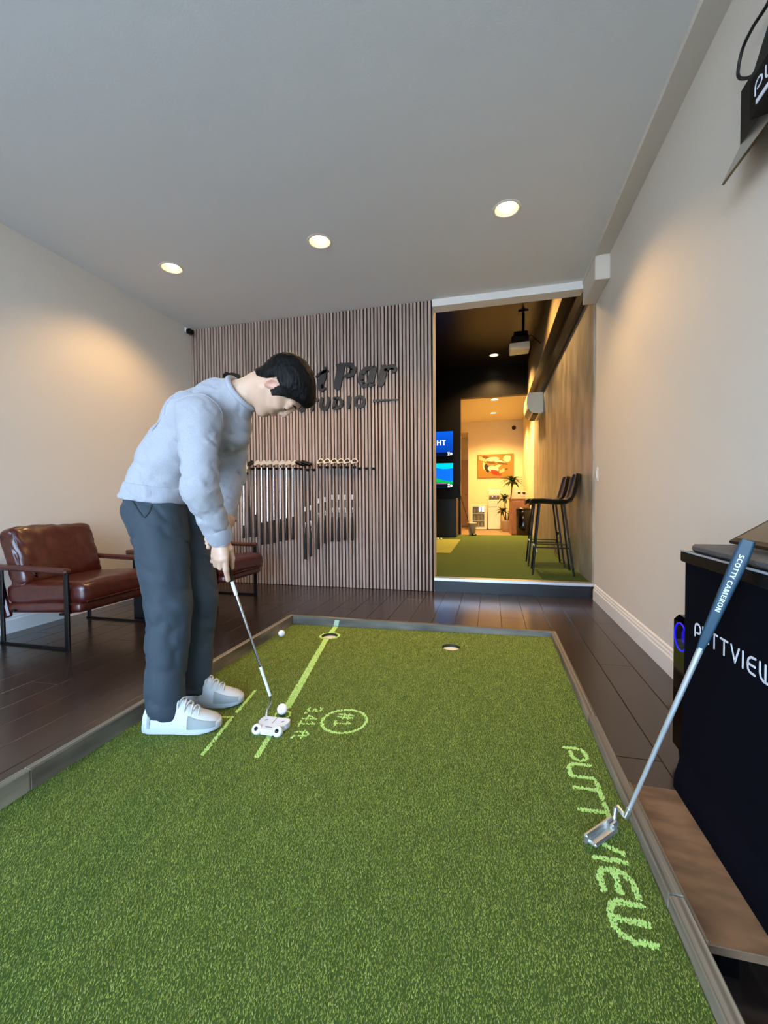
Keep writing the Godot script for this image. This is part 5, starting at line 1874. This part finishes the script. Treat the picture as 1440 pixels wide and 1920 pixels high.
	lh.bone(Vector3(-1.036, 0.796, -1.495), Vector3(-1.020, 0.762, -1.464), 0.0125, 0.0105, 0.006)
	lh.bone(Vector3(-1.020, 0.762, -1.464), Vector3(-1.020, 0.733, -1.452), 0.0105, 0.0088, 0.005)
	nets(s, lh.d, Vector3(-1.13, 0.71, -1.58), Vector3(-1.0, 0.89, -1.40), 0.003, tint)
	obj("body", soup_mesh(s, G), skin, t)
	# --- hair, brows, eyes
	var hs := soup()
	nets(hs, hd.hair, Vector3(-0.93, 1.215, -1.61), Vector3(-0.64, 1.49, -1.385), 0.0036)
	var hairm := mat("black hair", Color(0.035, 0.028, 0.028), 0.55)
	hairm.metallic_specular = 0.28
	var strand := noise_picture(256, 0.08, 3.5, 0.45, 0.0, 1.0, 121, 3)
	bump(hairm, strand, 0.18)
	tri(hairm, Vector3(3.0, 3.0, 3.0), false)
	obj("hair", soup_mesh(hs, G), hairm, t)
	for sx in [-1, 1]:
		var st := begin()
		var brow := []
		for k in 7:
			var a := lerpf(0.012, 0.046, k / 6.0)
			var q := Vector3(a * sx, 0.028 + 0.006 * sin(k / 6.0 * 2.4), 0.11)
			brow.append(_drop(hd, q) - G)
		tube(st, brow, [0.0020, 0.0034, 0.0038, 0.0036, 0.0030, 0.0024, 0.0014], 8)
		obj("eyebrow", st, hairm, t)
		st = begin()
		var lash := []
		for k in 7:
			var a := lerpf(0.018, 0.045, k / 6.0)
			lash.append(_drop(hd, Vector3(a * sx, -0.002 - 0.003 * sin(k / 6.0 * PI), 0.11)) - G)
		tube(st, lash, [0.0010, 0.0016, 0.0018, 0.0018, 0.0018, 0.0016, 0.0010], 6)
		obj("eyelash", st, hairm, t)
		st = begin()
		var eye := []
		for k in 5:
			var a := lerpf(0.022, 0.041, k / 4.0)
			eye.append(_drop(hd, Vector3(a * sx, -0.0055 - 0.0015 * sin(k / 4.0 * PI), 0.11)) - G)
		tube(st, eye, [0.0008, 0.0013, 0.0015, 0.0013, 0.0008], 6)
		obj("eye", st, mat("eye white", Color(0.42, 0.36, 0.32), 0.3), t)
	# --- sweater
	var knit := mat("grey sweater", Color(0.66, 0.665, 0.69), 0.9)
	knit.rim_enabled = true
	knit.rim = 0.25
	var kn := noise_picture(256, 0.25, 1, 1, 0.84, 1.06, 131, 3)
	knit.albedo_texture = kn
	bump(knit, kn, 0.06)
	tri(knit, Vector3.ONE * 5.0, false)
	var folds := FastNoiseLite.new()
	folds.seed = 14
	folds.frequency = 7.0
	folds.fractal_octaves = 3
	var to := Limbs.new()
	to.folds = folds
	to.fold_depth = 0.0085
	to.fold_stretch = Vector3(1.0, 1.7, 0.6)
	for z in [-0.055, 0.055]:
		to.bone(pelvis + Z * z, waist + Z * z, 0.122, 0.114, 0.03)
		to.bone(waist + Z * z, belly + Z * z * 1.05, 0.114, 0.112, 0.03)
		to.bone(belly + Z * z * 1.05, chest + Z * z * 1.3, 0.112, 0.114, 0.03)
	to.bone(chest, upper, 0.117, 0.100, 0.03)
	to.bone(chest + Vector3(0.01, -0.02, 0.06), sh_r + Vector3(-0.01, 0, -0.02), 0.10, 0.080, 0.03)
	to.bone(chest + Vector3(0.01, -0.02, -0.06), sh_l + Vector3(-0.01, 0, 0.02), 0.10, 0.080, 0.03)
	to.bone(upper, neckb + Vector3(0.02, 0, 0), 0.096, 0.076, 0.03)
	to.bone(upper + Vector3(-0.01, 0, 0.03), sh_r + Vector3(-0.01, 0.015, -0.03), 0.083, 0.064, 0.03)
	to.bone(upper + Vector3(-0.01, 0, -0.03), sh_l + Vector3(-0.01, 0.02, 0.03), 0.085, 0.070, 0.03)
	to.bone(upper + Vector3(0.03, -0.04, -0.03), chest + Vector3(0.07, -0.03, -0.05), 0.075, 0.085, 0.03)
	var hem_n := Vector3(-0.142, -0.99, 0).normalized()
	var hem_p := Vector3(-1.36, 0.935, -1.475)
	var neck_n := Vector3(0.83, 0.56, 0).normalized()
	var neck_p := Vector3(-0.945, 1.342, -1.493)
	to.cuts = [Plane(hem_n, hem_p), Plane(neck_n, neck_p)] as Array[Plane]
	var ar := Limbs.new()
	ar.folds = folds
	ar.fold_depth = 0.0095
	ar.fold_stretch = Vector3(1.1, 2.6, 1.1)
	ar.bone(sh_r, el_r, 0.073, 0.063, 0.02)
	ar.bone(el_r, wr_r, 0.062, 0.047, 0.02)
	var al := Limbs.new()
	al.folds = folds
	al.fold_depth = 0.0095
	al.fold_stretch = Vector3(1.1, 2.6, 1.1)
	al.bone(sh_l, el_l, 0.073, 0.063, 0.02)
	al.bone(el_l, wr_l, 0.061, 0.047, 0.02)
	var nr := (wr_r - el_r).normalized()
	var nl := (wr_l - el_l).normalized()
	ar.cuts = [Plane(nr, wr_r)] as Array[Plane]
	al.cuts = [Plane(nl, wr_l)] as Array[Plane]
	var sweater_f := func(p: Vector3) -> float:
		var d0 := to.d(p)
		var d1 := minf(ar.d(p), al.d(p))
		var h := maxf(0.035 - absf(d0 - d1), 0.0)
		return minf(d0, d1) - h * h / 0.14
	var ss := soup()
	nets(ss, sweater_f, Vector3(-1.62, 0.72, -1.80), Vector3(-0.86, 1.47, -1.17), 0.0085)
	var sweater := obj("sweater", soup_mesh(ss, G), knit, t)
	# ribbed bands at hem, cuffs and neck
	var rib := mat("sweater rib", Color(0.62, 0.625, 0.655), 0.92)
	bump(rib, noise_picture(128, 0.12, 6.0, 0.2, 0.0, 1.0, 133, 2), 0.08)
	tri(rib, Vector3.ONE * 4.0, false)
	var bandf := func(p: Vector3) -> float:
		return maxf(maxf(to.d(p) - 0.0045, (p - hem_p).dot(hem_n) - 0.004), -((p - hem_p).dot(hem_n) + 0.062))
	to.cuts = [Plane(neck_n, neck_p)] as Array[Plane]
	var hb := soup()
	nets(hb, bandf, Vector3(-1.62, 0.86, -1.75), Vector3(-1.12, 1.05, -1.2), 0.0075)
	obj("hem_band", soup_mesh(hb, G), rib, sweater)
	for a in [[wr_r, nr], [wr_l, nl]]:
		var st := begin()
		var n: Vector3 = a[1]
		var w: Vector3 = a[0]
		tube(st, [w - n * 0.060 - G, w - n * 0.050 - G, w - n * 0.005 - G, w + n * 0.004 - G, w + n * 0.002 - G], [0.047, 0.0505, 0.0475, 0.044, 0.038], 28)
		obj("cuff", st, rib, sweater)
	var nst := begin()
	var loop := []
	var e1 := neck_n.cross(Z).normalized()
	for k in 33:
		var a := TAU * k / 32
		loop.append(neck_p - neck_n * 0.004 + e1 * cos(a) * 0.074 + Z * sin(a) * 0.074 - G)
	tube(nst, loop, [0.011], 10, false)
	obj("neckband", nst, rib, sweater)
	# armhole seams
	for a in [[sh_r, Vector3(0.25, -0.25, 0.93)]]:
		var n: Vector3 = a[1].normalized()
		var e0 := n.cross(Vector3.RIGHT).normalized()
		var e2 := n.cross(e0)
		var c0: Vector3 = a[0] - n * 0.012
		var seam := []
		for k in 37:
			var dd := e0 * cos(TAU * k / 36) + e2 * sin(TAU * k / 36)
			var p := c0 + dd * 0.19
			for it in 50:
				var v: float = sweater_f.call(p)
				if v < 0.0004: break
				p -= dd * v * 0.7
			if (p - c0).length() > 0.05:
				seam.append(p - G)
		var sst := begin()
		tube(sst, seam, [0.0022], 6, false)
		obj("armhole_seam", sst, rib, sweater)
	# --- trousers
	var twill := mat("slate trousers", Color(0.18, 0.225, 0.26), 0.75)
	var tw := noise_picture(256, 0.2, 1, 1, 0.88, 1.05, 141, 3)
	twill.albedo_texture = tw
	bump(twill, tw, 0.02)
	tri(twill, Vector3.ONE * 6.0, false)
	twill.rim_enabled = true
	twill.rim = 0.15
	var pf := FastNoiseLite.new()
	pf.seed = 23
	pf.frequency = 3.6
	pf.fractal_octaves = 3
	var pt := Limbs.new()
	pt.folds = pf
	pt.fold_depth = 0.0085
	pt.fold_stretch = Vector3(1.0, 1.9, 1.0)
	for z in [-0.055, 0.055]:
		pt.bone(pelvis + Z * z + Vector3(0.003, -0.02, 0), waist + Z * z + Vector3(0.01, 0, 0), 0.117, 0.10, 0.03)
	for a in [[hip_r, kn_r, an_r], [hip_l, kn_l, an_l]]:
		pt.bone(a[0], a[1], 0.107, 0.085, 0.02)
		pt.bone(a[1], a[2] - Vector3(0, 0.05, 0), 0.084, 0.068, 0.02)
	pt.cuts = [Plane(Vector3(-0.22, -0.975, 0).normalized(), Vector3(-1.235, 0.105, -1.45)), Plane(-hem_n, hem_p - hem_n * 0.04)] as Array[Plane]
	var ps := soup()
	nets(ps, pt.d, Vector3(-1.60, 0.03, -1.77), Vector3(-1.05, 1.03, -1.20), 0.0085)
	var trousers := obj("trousers", soup_mesh(ps, G), twill, t)
	# the slanted pocket mouth on the near hip
	var pst := begin()
	var mouth := []
	for q in [Vector3(-1.147, 0.921, -1.15), Vector3(-1.128, 0.895, -1.15), Vector3(-1.108, 0.872, -1.15), Vector3(-1.096, 0.868, -1.15), Vector3(-1.080, 0.885, -1.15), Vector3(-1.070, 0.910, -1.15)]:
		var p: Vector3 = q
		for it in 60:
			var dd := pt.d(p)
			if dd < 0.0008: break
			p += (q - Vector3(0, 0.92, 0)).normalized() * dd * 0.7
		mouth.append(p - G)
	tube(pst, mouth, [0.0035], 8)
	obj("pocket_edge", pst, mat("trouser seam", Color(0.16, 0.19, 0.21), 0.8), trousers)
	# --- sneakers
	shoe(t, G, Vector3(-1.297, 0, -1.328), Vector3(0.963, 0, -0.270))
	shoe(t, G, Vector3(-1.330, 0, -1.535), Vector3(0.970, 0, -0.243))
	mallet_putter()

# the point of the face straight below a place in front of it
func _drop(hd: Head, q: Vector3) -> Vector3:
	var z := q.z + 0.03
	for k in 60:
		var dd := hd.d(hd.world(Vector3(q.x, q.y, z)))
		if dd < 0.0006:
			break
		z -= dd * 0.7
	return hd.world(Vector3(q.x, q.y, z))

func shoe(t: Node3D, G: Vector3, heel: Vector3, dirn: Vector3) -> void:
	heel.y = turf_y(heel.x + 0.14) + 0.004
	var side := dirn.cross(Vector3.UP).normalized()
	var fx := Transform3D(Basis(dirn.normalized(), Vector3.UP, side), heel - G)
	var upper := mat("sneaker white leather", Color(0.78, 0.795, 0.79), 0.5)
	var rubber := mat("sneaker sole", Color(0.76, 0.78, 0.785), 0.6)
	var suede := mat("sneaker grey suede", Color(0.60, 0.62, 0.605), 0.85)
	# x from the heel, half width, height of the top
	var prof := [[0.004, 0.020, 0.066], [0.012, 0.029, 0.088], [0.035, 0.035, 0.094], [0.065, 0.038, 0.090], [0.095, 0.039, 0.103], [0.122, 0.040, 0.128], [0.142, 0.041, 0.124], [0.163, 0.044, 0.106], [0.185, 0.047, 0.090], [0.215, 0.048, 0.073], [0.245, 0.046, 0.061], [0.268, 0.039, 0.053], [0.284, 0.027, 0.043], [0.292, 0.010, 0.034]]
	var section := func(p: Array, grow: float, lo: float, hi: float) -> Array:
		var ring := []
		var a0 := asin(pow(lo, 1.0 / 0.62))
		var a1 := asin(pow(minf(hi, 1.0), 1.0 / 0.62))
		for j in 18:
			# two flanks when the top is left out, else one arch
			var a := lerpf(a0, PI - a0, j / 17.0)
			if hi < 1.0:
				a = lerpf(a0, a1, j / 8.0) if j < 9 else PI - lerpf(a1, a0, (j - 9) / 8.0)
			var x := -cos(a)
			var y := pow(maxf(sin(a), 0.0), 0.62)
			var w: float = p[1] + grow
			# the top narrows towards the tongue
			var slim := 1.0 - 0.42 * y * y * clampf((p[2] - 0.05) / 0.05, 0.0, 1.0)
			ring.append(Vector3(p[0], 0.022 + y * (p[2] + grow - 0.022), x * w * slim))
		return ring
	var loft := func(st: SurfaceTool, rings: Array) -> void:
		st.set_smooth_group(1)
		for k in rings.size() - 1:
			var mid := Vector3(rings[k][0].x, 0.03, 0)
			for j in rings[k].size() - 1:
				quad_out(st, fx * rings[k][j], fx * rings[k][j + 1], fx * rings[k + 1][j + 1], fx * rings[k + 1][j], fx * mid)
		for e in [0, rings.size() - 1]:
			var c: Vector3 = fx * Vector3(rings[e][0].x, 0.025, 0)
			for j in rings[e].size() - 1:
				tri_out(st, c, fx * rings[e][j], fx * rings[e][j + 1], fx * Vector3(0.14, 0.03, 0))
		st.set_smooth_group(flat)
	var st := begin()
	loft.call(st, prof.map(func(p): return section.call(p, 0.0, 0.0, 1.0)))
	var sh := obj("sneaker", st, upper, t)
	# sole: an outline with rounded edges
	st = begin()
	var outline := []
	var lines := [[0.000, 0.012], [0.006, 0.027], [0.03, 0.037], [0.08, 0.040], [0.13, 0.042], [0.19, 0.050], [0.23, 0.050], [0.265, 0.042], [0.288, 0.028], [0.297, 0.010]]
	for l in lines: outline.append(Vector2(l[0], l[1]))
	for k in lines.size(): outline.append(Vector2(lines[lines.size() - 1 - k][0], -lines[lines.size() - 1 - k][1]))
	var mid2 := Vector2(0.148, 0)
	var levels := [[0.0, 0.965], [0.004, 0.995], [0.024, 1.0], [0.034, 0.985], [0.035, 0.95]]
	st.set_smooth_group(1)
	for k in levels.size() - 1:
		for j in outline.size():
			var q := []
			for e in [[k, j], [k, j + 1], [k + 1, j + 1], [k + 1, j]]:
				var o2: Vector2 = outline[e[1] % outline.size()]
				o2 = mid2 + (o2 - mid2) * levels[e[0]][1]
				q.append(fx * Vector3(o2.x, levels[e[0]][0] + 0.008 * clampf((o2.x - 0.22) / 0.07, 0.0, 1.0) * (1.0 if e[0] < 2 else 0.3), o2.y))
			quad_out(st, q[0], q[1], q[2], q[3], fx * Vector3(0.148, 0.015, 0))
	st.set_smooth_group(flat)
	obj("sole", st, rubber, sh)
	# grey toe guard and heel strip
	st = begin()
	loft.call(st, prof.slice(8).map(func(p): return section.call(p, 0.0042, 0.0, 0.62)))
	obj("toe_guard", st, suede, sh)
	st = begin()
	loft.call(st, [[0.030, 0.0345, 0.0935], [0.042, 0.0360, 0.0935]].map(func(p): return section.call(p, 0.0034, 0.0, 0.93)))
	obj("heel_strip", st, suede, sh)
	st = begin()
	loft.call(st, [[0.050, 0.0365, 0.092], [0.070, 0.038, 0.091], [0.095, 0.039, 0.104], [0.112, 0.040, 0.119]].map(func(p): return section.call(p, 0.0016, 0.72, 1.0)))
	obj("collar", st, suede, sh)
	for k in 7:
		st = begin()
		var x := 0.140 + 0.0125 * k
		var h := 0.127 - 0.0076 * k
		var pts := []
		for j in 9:
			var a: float = lerpf(-1.0, 1.0, j / 8.0)
			pts.append(fx * Vector3(x + 0.007 * a * (1.0 if k % 2 == 0 else -1.0) - 0.003 * absf(a), h + 0.001 - 0.028 * a * a, a * 0.030))
		tube(st, pts, [0.0034], 8)
		obj("lace", st, upper, sh)

func mallet_putter() -> void:
	var t := thing("putter", "white mallet putter held in the golfer's hands behind the ball", "putter", Vector3(-0.81, 0.048, -1.445))
	var o := t.position
	var y := turf_y(-0.81) + 0.010
	var chrome := mat("chrome", Color.WHITE)
	var white := mat("putter white", Color(0.90, 0.92, 0.93), 0.35)
	var low := Vector3(-0.848, 0.150, -1.490)
	var top := Vector3(-1.063, 0.845, -1.440)
	var ax := (top - low).normalized()
	var knee := low + ax * 0.475
	var st := begin()
	tube(st, [low - o, knee - o], [0.0047, 0.0062], 14)
	obj("shaft", st, chrome, t)
	st = begin()
	tube(st, [low - ax * 0.002 - o, low + ax * 0.12 - o], [0.0058, 0.0060], 12)
	obj("shaft_sleeve", st, mat("sleeve white", Color(0.85, 0.86, 0.87), 0.3), t)
	st = begin()
	tube(st, [knee - ax * 0.055 - o, knee - o], [0.0072], 12)
	obj("ferrule_band", st, mat("sleeve white", Color.WHITE), t)
	st = begin()
	tube(st, [knee - o, knee + ax * 0.02 - o, knee + ax * 0.10 - o, top - ax * 0.01 - o, top - o], [0.009, 0.0105, 0.0135, 0.0155, 0.012], 14)
	obj("grip", st, mat("grip rubber", Color.BLACK), t)
	# bent neck
	st = begin()
	tube(st, [low - o, low + Vector3(0.002, -0.030, 0.001) - o, low + Vector3(-0.010, -0.052, 0.006) - o, Vector3(-0.858, y + 0.018, -1.478) - o], [0.0050, 0.0045, 0.0045, 0.0055], 10)
	obj("neck", st, chrome, t)
	# head outline seen from above: face towards the hole, two weights behind
	var fx := Transform3D(Basis(Vector3(0.995, 0, -0.03), Vector3(0.03, 0, 0.995), Vector3(0, 1, 0)), Vector3(-0.812, y - 0.006, -1.445) - o)
	st = begin()
	var body := PackedVector2Array([Vector2(-0.046, -0.040), Vector2(0.046, -0.040), Vector2(0.056, -0.034), Vector2(0.060, -0.020), Vector2(0.058, 0.004), Vector2(0.046, 0.028), Vector2(0.028, 0.030), Vector2(0.024, 0.054), Vector2(-0.024, 0.054), Vector2(-0.028, 0.030), Vector2(-0.046, 0.028), Vector2(-0.058, 0.004), Vector2(-0.060, -0.020), Vector2(-0.056, -0.034)])
	prism(st, body, 0.020, fx)
	obj("club_head", st, white, t)
	for sx in [-1, 1]:
		st = begin()
		lathe(st, [Vector2(0.0, 0.0), Vector2(0.017, 0.0), Vector2(0.0185, 0.004), Vector2(0.0185, 0.018), Vector2(0.016, 0.021), Vector2(0.0, 0.021)], 24, Transform3D(Basis(Vector3.RIGHT, 0.85), fx * Vector3(0.042 * sx, 0.036, 0.005)))
		var w := obj("weight", st, white, t)
		st = begin()
		lathe(st, [Vector2(0.0, 0.0205), Vector2(0.0075, 0.0205), Vector2(0.0075, 0.0222), Vector2(0.0, 0.0222)], 18, Transform3D(Basis(Vector3.RIGHT, 0.85), fx * Vector3(0.042 * sx, 0.036, 0.005)))
		obj("weight_screw", st, mat("putter black", Color(0.02, 0.03, 0.04), 0.4), w)
	st = begin()
	rbox(st, fx * Vector3(0, -0.014, 0.0203), Vector3(0.0016, 0.0012, 0.046), 0.0)
	obj("sight_line", st, mat("putter grey", Color(0.45, 0.50, 0.55), 0.4), t)
	st = begin()
	rbox(st, fx * Vector3(0, 0.034, 0.0203), Vector3(0.026, 0.0012, 0.004), 0.0)
	for sx in [-1, 1]:
		rbox(st, fx * Vector3(0.034 * sx, -0.012, 0.0203), Vector3(0.012, 0.0012, 0.005), 0.0, Basis(Vector3.UP, 0.8))
	obj("printed_mark", st, mat("putter grey", Color.WHITE), t)
